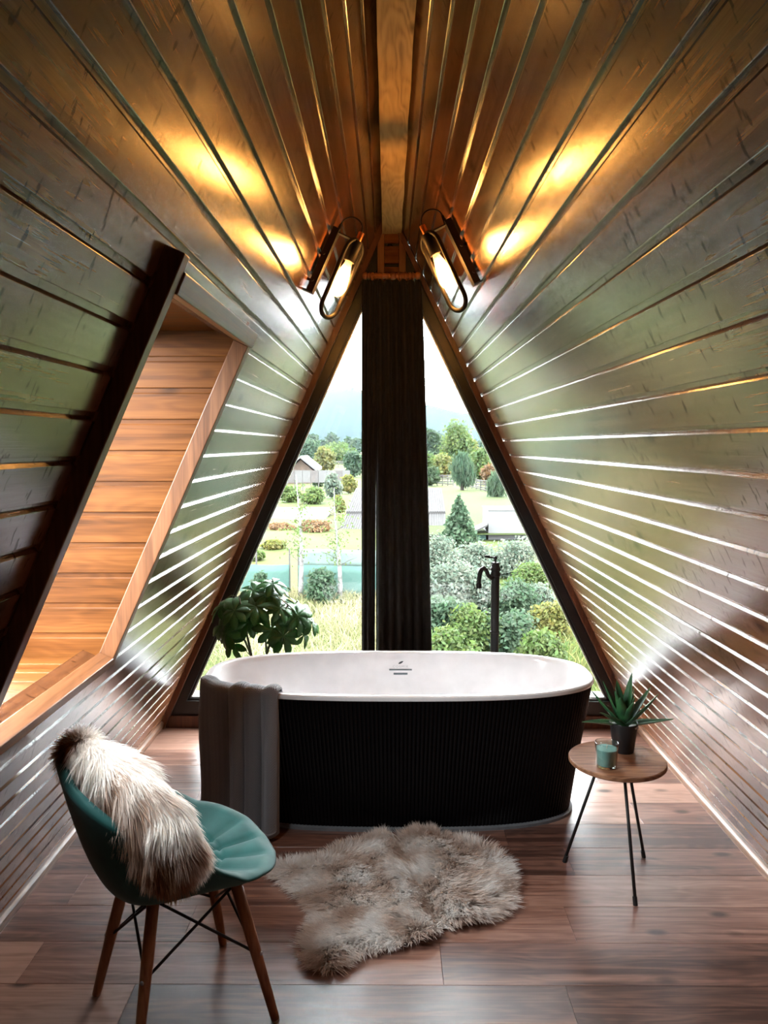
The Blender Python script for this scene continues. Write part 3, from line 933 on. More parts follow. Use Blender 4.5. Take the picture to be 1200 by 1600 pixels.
sconce(1, 2.925, 2.578, 'black wall sconce with bare amber bulb on the right slope')

# ------------------------------------------------------------------ chair
CC = np.array([-0.590, 2.125]); CA = math.atan2(0.47, 0.88)
cx_, cy_ = np.array([math.cos(CA), math.sin(CA)]), np.array([-math.sin(CA), math.cos(CA)])
def cw(a, b, z):
    q = CC + cx_ * a + cy_ * b
    return (q[0], q[1], z)
chair = thing('shell_chair', 'dark teal velvet shell chair with splayed wooden legs', 'chair', (CC[0], CC[1], 0))
NPH, NRR = 96, 30
def rim(ph):
    """rim of the shell: front low, back high"""
    c, s = math.cos(ph), math.sin(ph)
    n = 2.7
    k = (abs(c) ** n + abs(s) ** n) ** (-1 / n)
    x = (0.224 if c > 0 else 0.288) * c * k
    y = 0.245 * s * k
    back = 0.5 - 0.5 * c
    z = 0.445 + 0.035 * min(1, back * 3) + 0.285 * max(0, (back - 0.28) / 0.72) ** 1.25
    lean = 1.0 + 0.0
    return x * lean, y, z
inner = np.zeros((NRR + 1, NPH, 3)); 
for i in range(NRR + 1):
    r_ = i / NRR
    for j in range(NPH):
        ph_ = 2 * PI * j / NPH
        x, y, z = rim(ph_)
        back = 0.5 - 0.5 * math.cos(ph_)
        z0 = 0.442
        pw = 2.2 + 2.0 * back
        # plan: pulled in low down so that the bowl is smaller than the rim at the back
        pr = r_ * (1 - 0.16 * back * (1 - r_) * 2 * (r_ > 0.0))
        zz = z0 + (z - z0) * r_ ** pw - 0.012 * (1 - r_ ** 2)
        # stitched petals
        npet = 14
        puff = abs(math.sin(npet * ph_ / 2)) ** 0.55
        zz += (0.013 * puff - 0.006) * min(1, r_ * 2.2) * (1 if r_ < .97 else .6)
        if back < .5:
            zz -= 0.007 * math.exp(-((r_ - 0.50) / 0.025) ** 2)
        inner[i, j] = (x * pr, y * pr, zz)
# normals for the outer skin
du = np.gradient(inner, axis=0); dvv = np.roll(inner, -1, 1) - np.roll(inner, 1, 1)
smooth_inner = inner.copy()
nrm = np.cross(du, dvv); ln_ = np.linalg.norm(nrm, axis=2, keepdims=True); nrm = nrm / np.maximum(ln_, 1e-9)
nrm[0] = (0, 0, 1)
if nrm[NRR // 3].mean(0)[2] < 0: nrm = -nrm
th_ = 0.034
# outer skin: a bucket with a nearly flat underside
outer = np.zeros_like(inner)
for i in range(NRR + 1):
    r_ = i / NRR
    for j in range(NPH):
        ph_ = 2 * PI * j / NPH
        x, y, z = rim(ph_)
        l_ = math.hypot(x, y); x, y = x * (l_ + .026) / l_, y * (l_ + .026) / l_
        q = math.sin(r_ * PI / 2) ** 0.85 if r_ > 0 else 0.0
        zb_ = 0.398 + 0.10 * x * q
        ztop = z - 0.012
        kk = 5.0
        w_ = (1 - (1 - max(0.0, (r_ - .30) / .70) ** 2.8))
        outer[i, j] = (x * (0.16 + .84 * r_) * (0.80 + .20 * r_) if r_ > 0 else 0, y * (0.16 + .84 * r_) * (0.80 + .20 * r_) if r_ > 0 else 0, zb_ + (ztop - zb_) * w_)
outer[0] = outer[1] * np.array([0.05, 0.05, 1.0])
lip = []
for a in np.linspace(0, PI, 7)[1:-1]:
    mid = (inner[-1] + outer[-1]) / 2; half = (inner[-1] - outer[-1]) / 2
    tang = inner[-1] - inner[-2]; tang /= np.linalg.norm(tang, axis=1)[:, None]
    lip.append(mid + half * math.cos(a) + tang * math.sin(a) * np.linalg.norm(half, axis=1)[:, None])
rows = [inner[i] for i in range(1, NRR + 1)] + lip + [outer[i] for i in range(NRR, 0, -1)]
rows = np.array(rows)
wv = np.zeros_like(rows)
wv[..., 0] = CC[0] + cx_[0] * rows[..., 0] + cy_[0] * rows[..., 1]
wv[..., 1] = CC[1] + cx_[1] * rows[..., 0] + cy_[1] * rows[..., 1]
wv[..., 2] = rows[..., 2]
mb = MB(); mb.grid(wv, wrap=True)
mb.f.append(tuple(range(NPH))[::-1]); mb.f.append(tuple(range((len(rows) - 1) * NPH, len(rows) * NPH)))
part('shell', mb, velvet, chair, smooth=True, origin=(CC[0], CC[1], .40))
def loc_frame(px, py):
    d_ = np.array([px, py]) - CC
    return d_ @ cx_, d_ @ cy_
feet = [(-0.314, 2.055), (-0.655, 1.915), (-0.851, 2.150), (-0.530, 2.385)]
tops = []
for (fx, fy) in feet:
    a, b_ = loc_frame(fx, fy)
    s_ = 0.58
    tp = cw(a * s_, b_ * s_, 0.405)
    tops.append(tp)
    lg = part('leg', MB().tube([(fx, fy, 0.004), (fx * .96 + tp[0] * .04, fy * .96 + tp[1] * .04, 0.02), (fx * .45 + tp[0] * .55, fy * .45 + tp[1] * .55, .225), tp], [.0115, .0125, .0165, .017], 16), leg_wood, chair, smooth=True)
    part('foot_pad', MB().lathe([(.010, 0), (.0115, .001), (.0115, .005)], 14, (fx, fy, 0)), wick_mat, lg)
def on_leg(i, z):
    t = z / 0.405
    return tuple(np.array([feet[i][0], feet[i][1], 0]) * (1 - t) + np.array(tops[i]) * t)
for i in range(4):
    j = (i + 1) % 4
    part('strut', MB().tube([on_leg(i, .19), on_leg(j, .385)], .0042, 8), black_metal, chair, smooth=True)
    part('strut', MB().tube([on_leg(j, .19), on_leg(i, .385)], .0042, 8), black_metal, chair, smooth=True)
    q = np.array(on_leg(i, .19)); outd = np.array([q[0] - CC[0], q[1] - CC[1], 0]); outd /= np.linalg.norm(outd)
    part('bolt', MB().tube([q + outd * .010, q + outd * .0175, q + outd * .020], [.0065, .006, .003], 10), bolt_steel, chair, smooth=True)
    mb = MB()
    a_, b_ = loc_frame(*feet[i])
    part('bracket', MB().tube([cw(a_ * .50, b_ * .50, .408), cw(a_ * .66, b_ * .66, .345)], [.011, .008], 8), bolt_steel, chair)
part('seat_frame', MB().tube([cw(*[v * .56 for v in loc_frame(*f_)], .400) for f_ in feet], .006, 8, closed=True), black_metal, chair)

# ------------------------------------------------------------------ fur
def strands(base, dirn, length, width, bend, colr):
    """tapered three-level blades as a numpy mesh"""
    n = len(base)
    base = np.asarray(base); dirn = dirn / np.linalg.norm(dirn, axis=1)[:, None]
    rv = rng.normal(size=(n, 3)); side = np.cross(dirn, rv); side /= np.linalg.norm(side, axis=1)[:, None]
    L = length[:, None]; Wd = width[:, None]
    p0 = base; p1 = base + dirn * L * .5 + bend * L * .18; p2 = base + dirn * L * .95 + bend * L * .6
    V = np.stack([p0 - side * Wd, p0 + side * Wd, p1 + side * Wd * .85, p1 - side * Wd * .85, p2], 1)
    i = np.arange(n)[:, None] * 5
    quads = i + np.array([[0, 1, 2, 3]]); tris = i + np.array([[3, 2, 4]])
    col = np.repeat(colr, 5, axis=0).reshape(n, 5, 3).copy()
    col[:, :2] *= 0.88
    col[:, 4] *= 1.08
    return V.reshape(-1, 3), quads, tris, np.clip(col.reshape(-1, 3), 0, 1)

def vnoise(P, s, seed):
    return np.array([mnoise.noise(Vector((float(a) * s + seed, float(b) * s - seed, float(c) * s))) for a, b, c in P])

# sheepskin on the floor
outline = [(-0.464, 2.842), (-0.40, 2.872), (-0.334, 2.875), (-0.27, 2.905), (-0.217, 2.963), (-0.12, 3.046), (0.011, 3.055), (0.055, 3.085), (0.15, 3.09), (0.224, 3.085), (0.298, 3.05), (0.409, 3.000), (0.465, 2.893), (0.46, 2.715), (0.435, 2.59), (0.351, 2.500), (0.272, 2.468), (0.197, 2.45),
           (0.11, 2.368), (-0.011, 2.340), (-0.091, 2.318), (-0.155, 2.24), (-0.215, 2.235), (-0.262, 2.29), (-0.282, 2.36), (-0.262, 2.44), (-0.249, 2.518), (-0.304, 2.62), (-0.385, 2.721), (-0.441, 2.785)]
OUT = np.array(outline)
def inside(P, poly):
    x, y = P[:, 0], P[:, 1]; r_ = np.zeros(len(P), bool); n = len(poly)
    for i in range(n):
        x1, y1 = poly[i]; x2, y2 = poly[(i + 1) % n]
        c = ((y1 > y) != (y2 > y)) & (x < (x2 - x1) * (y - y1) / (y2 - y1 + 1e-12) + x1)
        r_ ^= c
    return r_
def edge_dist(P, poly):
    d = np.full(len(P), 9.0); nx_ = np.zeros((len(P), 2)); n = len(poly)
    for i in range(n):
        a = np.array(poly[i]); b_ = np.array(poly[(i + 1) % n]); ab = b_ - a
        t = np.clip(((P - a) @ ab) / (ab @ ab), 0, 1); q = a + t[:, None] * ab
        v_ = P - q; dd = np.linalg.norm(v_, axis=1); mk = dd < d
        d[mk] = dd[mk]; nx_[mk] = -v_[mk] / np.maximum(dd[mk], 1e-6)[:, None]
    return d, nx_
shr = 0.035
rug = thing('sheepskin_rug', 'shaggy beige sheepskin lying on the floor in front of the bathtub', 'rug', (0.05, 2.70, 0.0))
cen = OUT.mean(0)
def rug_h(P, d):
    """pile height: a low mound, creased across the middle"""
    h = 0.030 * np.clip(d / 0.12, 0, 1) ** 0.6
    crease = np.abs((P[:, 0] - 0.13) - (P[:, 1] - 2.7) * (-0.22))
    h = h + 0.022 * np.exp(-((crease - 0.09) / 0.07) ** 2) - 0.018 * np.exp(-(crease / 0.028) ** 2) * np.clip(d / .05, 0, 1)
    return np.maximum(h, 0.004)
# hide
gx = np.linspace(OUT[:, 0].min(), OUT[:, 0].max(), 70); gy = np.linspace(OUT[:, 1].min(), OUT[:, 1].max(), 66)
GX, GY = np.meshgrid(gx, gy); GP = np.stack([GX.ravel(), GY.ravel()], 1)
ins = inside(GP, outline); gd, _ = edge_dist(GP, outline)
gh = np.where(ins & (gd > 0.022), rug_h(GP, gd - .02), 0.002)
idx = np.arange(len(GP)).reshape(66, 70)
ok = (ins & (gd > 0.018)).reshape(66, 70)
fs = [(idx[i, j], idx[i, j + 1], idx[i + 1, j + 1], idx[i + 1, j]) for i in range(65) for j in range(69) if ok[i, j] and ok[i, j + 1] and ok[i + 1, j + 1] and ok[i + 1, j]]
used = sorted(set(k for f_ in fs for k in f_)); rem = {k: q for q, k in enumerate(used)}
mb = MB().add([(GP[k, 0], GP[k, 1], gh[k]) for k in used], [tuple(rem[k] for k in f_) for f_ in fs])
hide = part('hide', mb, hide_mat, rug, smooth=True)
hide.modifiers.new('thickness', 'SOLIDIFY').thickness = 0.002
NS = 62000
C0 = rng.uniform(OUT.min(0), OUT.max(0), size=(int(NS * 2.0), 2)); C0 = C0[inside(C0, outline)]
d_, nx_ = edge_dist(C0, outline); kp = d_ > 0.020; C0, d_, nx_ = C0[kp][:NS], d_[kp][:NS], nx_[kp][:NS]
n = len(C0)
zb = rug_h(C0, d_ - .02)
# clumps
NCL = 1500
cl = rng.uniform(OUT.min(0), OUT.max(0), size=(NCL, 2))
near_i = np.empty(n, int)
for a in range(0, n, 4000):
    dd = ((C0[a:a + 4000, None, :] - cl[None]) ** 2).sum(2); near_i[a:a + 4000] = dd.argmin(1)
toc = cl[near_i] - C0
P3 = np.concatenate([C0, np.zeros((n, 1))], 1)
fa = vnoise(P3, 4.0, 3.1) * 2.2; fb = vnoise(cl[near_i].repeat(1, 0) @ np.eye(2, 3), 11.0, 9.7)
flow = np.stack([np.cos(-1.9 + fa) * .8, np.sin(-1.9 + fa) * .8], 1)
edgew = np.clip(1 - d_ / 0.09, 0, 1)[:, None]
flow = flow * (1 - edgew) + nx_ * edgew * 0.95
# on both sides of the crease the pile parts
cr = (C0[:, 0] - 0.13) + (C0[:, 1] - 2.7) * 0.22
flow[:, 0] += -0.9 * np.sign(cr) * -1 * np.exp(-(cr / 0.06) ** 2) * 0.4
dirn = np.concatenate([flow + toc * 16 + rng.normal(0, .22, (n, 2)), np.full((n, 1), 0.78) - 0.38 * edgew], 1)
length = rng.uniform(.045, .075, n) * (0.9 + .25 * fb)
bend = np.concatenate([flow * .35, np.full((n, 1), -0.28)], 1)
tone = vnoise(P3, 9.0, 5.0) + 0.7 * fb
k = np.clip(0.62 + tone * 0.9 + rng.normal(0, .12, n), 0, 1)[:, None]
colr = np.array([0.70, 0.57, 0.49]) * (1 - k) + np.array([1.0, 0.985, 0.97]) * k
base = np.concatenate([C0, zb[:, None]], 1)
V, Q, T, CO = strands(base, dirn, length, rng.uniform(.0010, .0019, n), bend, colr)
V[:, 2] = np.maximum(V[:, 2], 0.003)
rl = np.array(WL[rug.name])
fo_ = link('fur', fast_mesh('fur', V - rl, Q, T, fur_mat, CO), rug)
fo_['kind'] = 'stuff'

# sheepskin thrown over the back and side of the chair
thr = thing('sheepskin_throw', 'shaggy cream and brown sheepskin draped over the back of the teal chair', 'throw', (-0.70, 1.97, 0.50))
path = [np.array(q) for q in ((-0.835, 2.045, 0.790), (-0.805, 2.02, 0.787), (-0.745, 1.975, 0.768), (-0.662, 1.925, 0.735), (-0.600, 1.89, 0.690), (-0.558, 1.875, 0.640), (-0.530, 1.867, 0.592), (-0.517, 1.865, 0.560))]
rad_n = [0.026, 0.044, 0.056, 0.062, 0.062, 0.060, 0.054, 0.030]      # across the pelt
rad_t = [0.018, 0.036, 0.052, 0.064, 0.072, 0.080, 0.070, 0.034]      # up and down
NP, NQ = 40, 28
tt = np.linspace(0, len(path) - 1, NP)
PTH = np.stack([np.interp(tt, range(len(path)), [q[i] for q in path]) for i in range(3)], 1)
for _ in range(3):
    PTH[1:-1] = (PTH[:-2] + 2 * PTH[1:-1] + PTH[2:]) / 4
ra = np.interp(tt, range(len(path)), rad_n); rb = np.interp(tt, range(len(path)), rad_t)
TG = np.gradient(PTH, axis=0); TG /= np.linalg.norm(TG, axis=1)[:, None]
A_ = np.cross(TG, np.array([0, 0, 1.0])); A_ /= np.linalg.norm(A_, axis=1)[:, None]
B_ = np.cross(A_, TG)
an = np.linspace(0, 2 * PI, NQ, endpoint=False)
SUR = PTH[:, None, :] + A_[:, None, :] * (ra[:, None] * np.cos(an))[..., None] + B_[:, None, :] * (rb[:, None] * np.sin(an))[..., None]
mb = MB(); mb.grid(SUR, wrap=True); mb.f.append(tuple(range(NQ))[::-1]); mb.f.append(tuple(range((NP - 1) * NQ, NP * NQ)))
part('hide', mb, hide_mat, thr, smooth=True)
NS = 34000
ti = rng.uniform(0, NP - 1.001, NS); ai = rng.uniform(0, 2 * PI, NS)
def lerp_arr(A, t):
    i = t.astype(int); f_ = (t - i)
    return A[i] * (1 - f_)[(...,) + (None,) * (A.ndim - 1)] + A[i + 1] * f_[(...,) + (None,) * (A.ndim - 1)]
pc, pa, pb, pt = lerp_arr(PTH, ti), lerp_arr(A_, ti), lerp_arr(B_, ti), lerp_arr(TG, ti)
r1, r2 = np.interp(ti, range(NP), ra), np.interp(ti, range(NP), rb)
nrmv = pa * np.cos(ai)[:, None] + pb * np.sin(ai)[:, None]
base = pc + pa * (r1 * np.cos(ai))[:, None] + pb * (r2 * np.sin(ai))[:, None]
u = ti / (NP - 1)
fn = vnoise(base, 14.0, 2.0); fn2 = vnoise(base, 30.0, 6.0)
dirn = nrmv * 0.55 + pt * (0.75 + .3 * fn[:, None]) + np.stack([fn2, fn, -0.25 - 0.55 * u], 1) * np.array([.7, .7, 1])
endw = np.clip((0.08 - u) / 0.08, 0, 1)[:, None]
dirn = dirn * (1 - endw) + (nrmv * .6 - pt * .7) * endw
dirn += rng.normal(0, .16, dirn.shape)
length = rng.uniform(.040, .070, NS) * (1 + .3 * fn)
bend = np.stack([fn * .3, fn2 * .3, np.full(NS, -0.42)], 1)
# cream on the upper side and towards the back, tan low down, a brown tip at the back
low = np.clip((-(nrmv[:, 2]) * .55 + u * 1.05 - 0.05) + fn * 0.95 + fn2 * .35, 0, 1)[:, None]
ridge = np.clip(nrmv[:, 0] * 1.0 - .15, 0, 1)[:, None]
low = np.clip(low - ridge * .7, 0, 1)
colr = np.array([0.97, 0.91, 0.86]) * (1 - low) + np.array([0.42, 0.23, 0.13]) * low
tip = (np.clip((0.13 - u) / 0.05, 0, 1) * np.clip(-nrmv[:, 1] * 1.6 + .2, 0, 1))[:, None]
colr = colr * (1 - tip) + np.array([0.22, 0.09, 0.04]) * tip
colr = colr * rng.uniform(.86, 1.1, (NS, 1))
V, Q, T, CO = strands(base, dirn, length, rng.uniform(.0010, .0018, NS), bend, np.clip(colr, 0, 1))
fo_ = link('fur', fast_mesh('fur', V - np.array(WL[thr.name]), Q, T, fur_mat, CO), thr)
fo_['kind'] = 'stuff'

# ------------------------------------------------------------------ side table, candle, agave
TX, TY, TZ, TR = 0.851, 2.812, 0.447, 0.176
tab = thing('side_table', 'small round wooden side table on three thin black legs', 'side table', (TX, TY, 0))
part('table_top', MB().lathe([(TR - .004, TZ - .018), (TR, TZ - .014), (TR, TZ - .003), (TR - .003, TZ)], 72, (TX, TY, 0)), table_wood, tab, auto=30)
for fx, fy in ((0.682, 2.893), (0.866, 2.607), (1.000, 2.930)):
    tp = (TX + (fx - TX) * .33, TY + (fy - TY) * .33, TZ - .018)
    lg = part('leg', MB().tube([(fx, fy, .006), tp], .0058, 12), black_metal, tab, smooth=True)
    d_ = np.array(tp) - np.array((fx, fy, 0)); d_ = d_ / np.linalg.norm(d_)
    part('foot_cap', MB().tube([(fx, fy, .0005), np.array((fx, fy, 0)) + d_ * .030], .0082, 12), black_metal, lg, auto=40)
CX, CY2 = 0.789, 2.737
can = thing('candle', 'teal candle in a clear glass tumbler on the side table', 'candle', (CX, CY2, TZ))
part('tumbler', MB().lathe([(.0, TZ + .0008), (.034, TZ + .0008), (.0365, TZ + .004), (.0415, TZ + .088), (.0410, TZ + .0905), (.0395, TZ + .088), (.0352, TZ + .012), (.033, TZ + .008), (.0, TZ + .008)], 40, (CX, CY2, 0), cap=False), candle_glass, can, smooth=True)
part('wax', MB().lathe([(.0328, TZ + .009), (.0346, TZ + .014), (.0382, TZ + .068), (.0365, TZ + .069), (.010, TZ + .0665), (.002, TZ + .0665)], 40, (CX, CY2, 0)), wax, can, auto=50)
part('wick', MB().tube([(CX, CY2, TZ + .0660), (CX + .001, CY2, TZ + .076), (CX + .003, CY2, TZ + .082)], .0013, 6), wick_mat, can)

AX, AY = 0.893, 2.880
aga = thing('potted_agave', 'spiky green agave in a small black pot on the side table', 'potted plant', (AX, AY, TZ))
part('pot', MB().lathe([(.0, TZ + .0008), (.037, TZ + .0008), (.039, TZ + .003), (.051, TZ + .106), (.0535, TZ + .107), (.0535, TZ + .114), (.050, TZ + .114), (.047, TZ + .095), (.0, TZ + .095)], 40, (AX, AY, 0), cap=False), pot_black, aga, auto=40)
part('soil', MB().lathe([(.0, TZ + .096), (.030, TZ + .099), (.0470, TZ + .0965)], 24, (AX, AY, 0), cap=False), soil, aga, smooth=True)
for (dx, dy, s_) in ((-.026, -.030, .013), (.028, -.028, .018), (.008, -.040, .009), (-.036, .006, .012)):
    rows = []
    for i in range(7):
        t = -PI / 2 + PI * i / 6
        rows.append([(AX + dx + s_ * math.cos(t) * math.cos(2 * PI * j / 10) * (1 + .12 * math.sin(3 * j)), AY + dy + s_ * .8 * math.cos(t) * math.sin(2 * PI * j / 10), TZ + .104 + s_ * .55 * math.sin(t)) for j in range(10)])
    part('pebble', MB().grid(rows, wrap=True), pebble, aga, smooth=True)
def agave_leaf(azim, elev, L, Wd, curve, twist=0.0):
    """thick channelled leaf with small teeth; the edge runs are paler"""
    ns, nw = 26, 7
    top, bot = [], []
    p_ = np.array([0.0, 0.0]); e = elev; ds = L / (ns - 1)
    cen_ = []
    for i in range(ns):
        cen_.append((p_[0], p_[1], e))
        p_ = p_ + ds * np.array([math.cos(e), math.sin(e)]); e += curve / ns
    ca, sa = math.cos(azim), math.sin(azim)
    for i, (r_, h_, e) in enumerate(cen_):
        t = i / (ns - 1)
        w = Wd * (0.55 + 0.75 * t if t < .35 else 0.8125 * ((1 - (t - .35) / .65) ** 0.75 if t < 1 else 0)) * .5
        if 1 <= i < ns - 3 and i % 2 == 0: w *= 1.10
        w = max(w, .0006)
        rt, rbm = [], []
        for j in range(nw):
            v_ = -1 + 2 * j / (nw - 1)
            ch = 0.42 * w * v_ * v_
            x0 = r_ - math.sin(e) * ch; z0 = h_ + math.cos(e) * ch
            th = 0.0045 * (1 - v_ * v_) * (1 - t * .7) + .0006
            xb, zb2 = x0 + math.sin(e) * th, z0 - math.cos(e) * th
            lat = v_ * w
            o0 = (.006 + x0)
            rt.append((AX + ca * o0 - sa * lat, AY + sa * o0 + ca * lat, TZ + .099 + z0))
            o1 = (.006 + xb)
            rbm.append((AX + ca * o1 - sa * lat, AY + sa * o1 + ca * lat, TZ + .099 + zb2))
        top.append(rt); bot.append(rbm[::-1])
    rows = [a + b_ for a, b_ in zip(top, bot)]
    mb = MB(); mb.grid(rows, wrap=True)
    lf = part('leaf', mb, agave_mat, aga, smooth=True)
    lf.data.materials.append(agave_edge)
    m_ = 2 * nw
    mi = np.zeros(len(lf.data.polygons), np.int32)
    for i in range(ns - 1):
        for j in range(m_):
            if j in (nw - 1, m_ - 1): mi[i * m_ + j] = 1
    lf.data.polygons.foreach_set('material_index', mi)
R_ = math.radians
for az, el, L, wd, cu in ((-172, 12, .155, .042, -.15), (-8, 10, .170, .044, .05), (172, 42, .150, .050, .25), (158, 62, .150, .050, .15), (30, 80, .165, .046, .05), (12, 48, .150, .046, .25), (-30, 42, .160, .044, .35),
                          (-120, 62, .120, .050, .1), (-75, 58, .105, .046, .2), (100, 66, .140, .046, .1), (60, 60, .150, .036, -.3), (140, 78, .120, .040, .0), (-150, 34, .125, .046, -.1), (-50, 70, .105, .040, .1), (200, 72, .120, .042, .1), (-20, 72, .125, .040, .3)):
    agave_leaf(R_(az), R_(el), L * (1.0 + .22 * math.sin(R_(el))), wd * 1.35, cu)

# ------------------------------------------------------------------ umbrella plant behind the bathtub
UX, UY = -0.66, 4.02
ump = thing('potted_umbrella_plant', 'leafy green umbrella plant behind the left end of the bathtub', 'potted plant', (UX, UY, 0))
part('pot', MB().lathe([(.0, .0008), (.105, .0008), (.112, .006), (.138, .30), (.143, .305), (.143, .325), (.135, .325), (.130, .29), (.0, .285)], 40, (UX, UY, 0), cap=False), planter_mat, ump, auto=40)
part('soil', MB().lathe([(.0, .294), (.08, .297), (.129, .292)], 24, (UX, UY, 0), cap=False), soil, ump, smooth=True)
rd = random.Random(11)
def leaflet_mesh():
    L, Wd = 1.0, 0.44
    top = []
    for i in range(9):
        t = i / 8
        w = Wd * .5 * math.sin(PI * min(1, t ** 1.45)) ** 0.75 if t > .12 else .02
        if i == 0: w = .012
        if i == 8: w = .004
        zc = 0.05 * math.sin(PI * t) - 0.16 * t * t
        top.append([(t * L, -w, zc + .10 * w), (t * L, 0, zc - .015), (t * L, w, zc + .10 * w)])
    rows = [r_ + [(q[0], q[1], q[2] - .012) for q in r_[::-1]] for r_ in top]
    mb = MB(); mb.grid(rows, wrap=True)
    return mb.mesh('leaflet', scheff_mat, True)
LM = leaflet_mesh()
stems = []
for k in range(5):
    a = k * 1.3 + .3
    st = [(UX + .03 * math.cos(a), UY + .03 * math.sin(a), .29)]
    for i in range(1, 6):
        t = i / 5
        st.append((UX + (.03 + .16 * t * t) * math.cos(a) + .02 * math.sin(3 * t + k), UY + (.03 + .08 * t) * math.sin(a), .29 + (.50 + .05 * (k % 2)) * t))
    stems.append(st)
    part('stem', MB().tube(st, [.008, .0075, .007, .006, .005, .003], 8), stem_mat, ump, smooth=True)
whorls = []
while len(whorls) < 30:
    a = rd.uniform(0, 2 * PI); e = rd.uniform(-.25, 1.35)
    rr_ = rd.uniform(.70, 1.08)
    x = -0.655 + .245 * rr_ * math.cos(e) * math.cos(a); y = UY + .155 * rr_ * math.cos(e) * math.sin(a); z = .665 + .225 * rr_ * math.sin(e)
    if all((x - q[0]) ** 2 + (y - q[1]) ** 2 * .6 + (z - q[2]) ** 2 > .068 ** 2 for q in whorls) and y < 4.24 and y > 3.86:
        whorls.append((x, y, z))
    else:
        rd.random()
whorls[:6] = [(-.865, 3.98, .775), (-.435, 3.98, .625), (-.500, 3.97, .735), (-.86, 3.99, .675), (-.575, 3.98, .80), (-.80, 3.95, .585)]
for wi, (x, y, z) in enumerate(whorls):
    st = stems[wi % 5]
    best = min((q for s_ in stems for q in s_[2:]), key=lambda q: (q[0] - x) ** 2 + (q[1] - y) ** 2 + (q[2] - z) ** 2 + (0.02 if q[2] > z else 0))
    mid = ((best[0] + x) / 2, (best[1] + y) / 2, (best[2] + z) / 2 + .02)
    lf = part('leaf', MB().tube([best, mid, (x, y, z)], [.0028, .0022, .0018], 6), stem_mat, ump, smooth=True, origin=(x, y, z))
    outv = Vector((x - UX, (y - UY) * 1.0 - .12, (z - .62) * 1.1 + .07)).normalized()
    q0 = outv.to_track_quat('Z', 'Y')
    nl = rd.choice((7, 8, 8)); rot0 = rd.uniform(0, 6)
    sc = rd.uniform(.085, .115)
    for j in range(nl):
        o = link('leaflet', LM, lf)
        o.rotation_mode = 'QUATERNION'
        from mathutils import Quaternion
        o.rotation_quaternion = q0 @ Quaternion((0, 0, 1), rot0 + 2 * PI * j / nl) @ Quaternion((0, 1, 0), rd.uniform(-.05, .40)) @ Quaternion((1, 0, 0), rd.uniform(-.3, .3))
        s_ = sc * rd.uniform(.8, 1.1)
        o.scale = (s_, s_, s_)

# ================================================================== OUTSIDE
GZ = -3.2
CAMP = np.array([0, 0, 1.6])
TH_ = math.atan(103 / 1220); PS_ = math.atan(6 / 1220)
def ground_at(px, py, z=GZ):
    """where the sight line of a photo pixel meets the garden level: used to survey positions"""
    c = np.array([(px - 600) / 1220, (800 - py) / 1220, 1.0])
    d = np.array([c[0], c[1] * math.sin(TH_) + math.cos(TH_), c[1] * math.cos(TH_) - math.sin(TH_)])
    d = np.array([d[0] * math.cos(PS_) - d[1] * math.sin(PS_), d[0] * math.sin(PS_) + d[1] * math.cos(PS_), d[2]])
    t = (z - 1.6) / d[2]
    return CAMP + d * t
def at_depth(px, py, y):
    g = ground_at(px, py + 0.0, -3.2) if False else None
    c = np.array([(px - 600) / 1220, (800 - py) / 1220, 1.0])
    d = np.array([c[0], c[1] * math.sin(TH_) + math.cos(TH_), c[1] * math.cos(TH_) - math.sin(TH_)])
    d = np.array([d[0] * math.cos(PS_) - d[1] * math.sin(PS_), d[0] * math.sin(PS_) + d[1] * math.cos(PS_), d[2]])
    return CAMP + d * (y / d[1])

# ground materials
def ground_mat():
    m, nt, p = new_mat('meadow_ground')
    tc = nt.nodes.new('ShaderNodeTexCoord')
    n = nt.nodes.new('ShaderNodeTexNoise'); n.inputs['Scale'].default_value = 0.12; n.inputs['Detail'].default_value = 6
    nt.links.new(tc.outputs['Object'], n.inputs['Vector'])
    n2 = nt.nodes.new('ShaderNodeTexNoise'); n2.inputs['Scale'].default_value = 3.0; n2.inputs['Detail'].default_value = 6
    nt.links.new(tc.outputs['Object'], n2.inputs['Vector'])
    r = ramp(nt, [(0.35, (0.01661, 0.0254, 0.005469)), (0.55, (0.02735, 0.03516, 0.007812)), (0.75, (0.04492, 0.04101, 0.01465))])
    nt.links.new(math_node(nt, 'ADD', math_node(nt, 'MULTIPLY', n.outputs['Fac'], .8), math_node(nt, 'MULTIPLY', n2.outputs['Fac'], .25)), r.inputs[0])
    nt.links.new(r.outputs[0], p.inputs['Base Color'])
    p.inputs['Roughness'].default_value = 1.0
    p.inputs['Specular IOR Level'].default_value = 0.1
    return m
gm = ground_mat()
xs = np.concatenate([np.linspace(-900, -80, 14), np.linspace(-60, 60, 41), np.linspace(80, 900, 14)])
ysg = np.concatenate([np.linspace(-40, 120, 41), np.linspace(140, 600, 20), np.linspace(700, 3000, 10)])
rows = []
for y in ysg:
    rows.append([(x, y, GZ + 0.15 * math.sin(x * .31) * math.cos(y * .23) + (max(0, y - 150) * 0.004)) for x in xs])
struct(part('ground', MB().grid(rows), gm, smooth=True, origin=(0, 0, GZ)))
# mown lawn and dry meadow as separate low surfaces
lawn_mat = two_tone('mown_lawn', (0.01386, 0.02194, 0.004043), (0.01964, 0.02714, 0.005775), 0.3, rough=1.0, spec=0.1)
a, b, c, d = ground_at(668, 772), ground_at(830, 772), ground_at(860, 842), ground_at(660, 842)
mb = MB(); rows = []
for i in range(9):
    t = i / 8
    l = a * (1 - t) + d * t; r_ = b * (1 - t) + c * t
    rows.append([l * (1 - s) + r_ * s + np.array([0, 0, .22]) for s in np.linspace(0, 1, 9)])
struct(part('lawn', mb.grid(rows), lawn_mat, smooth=True))

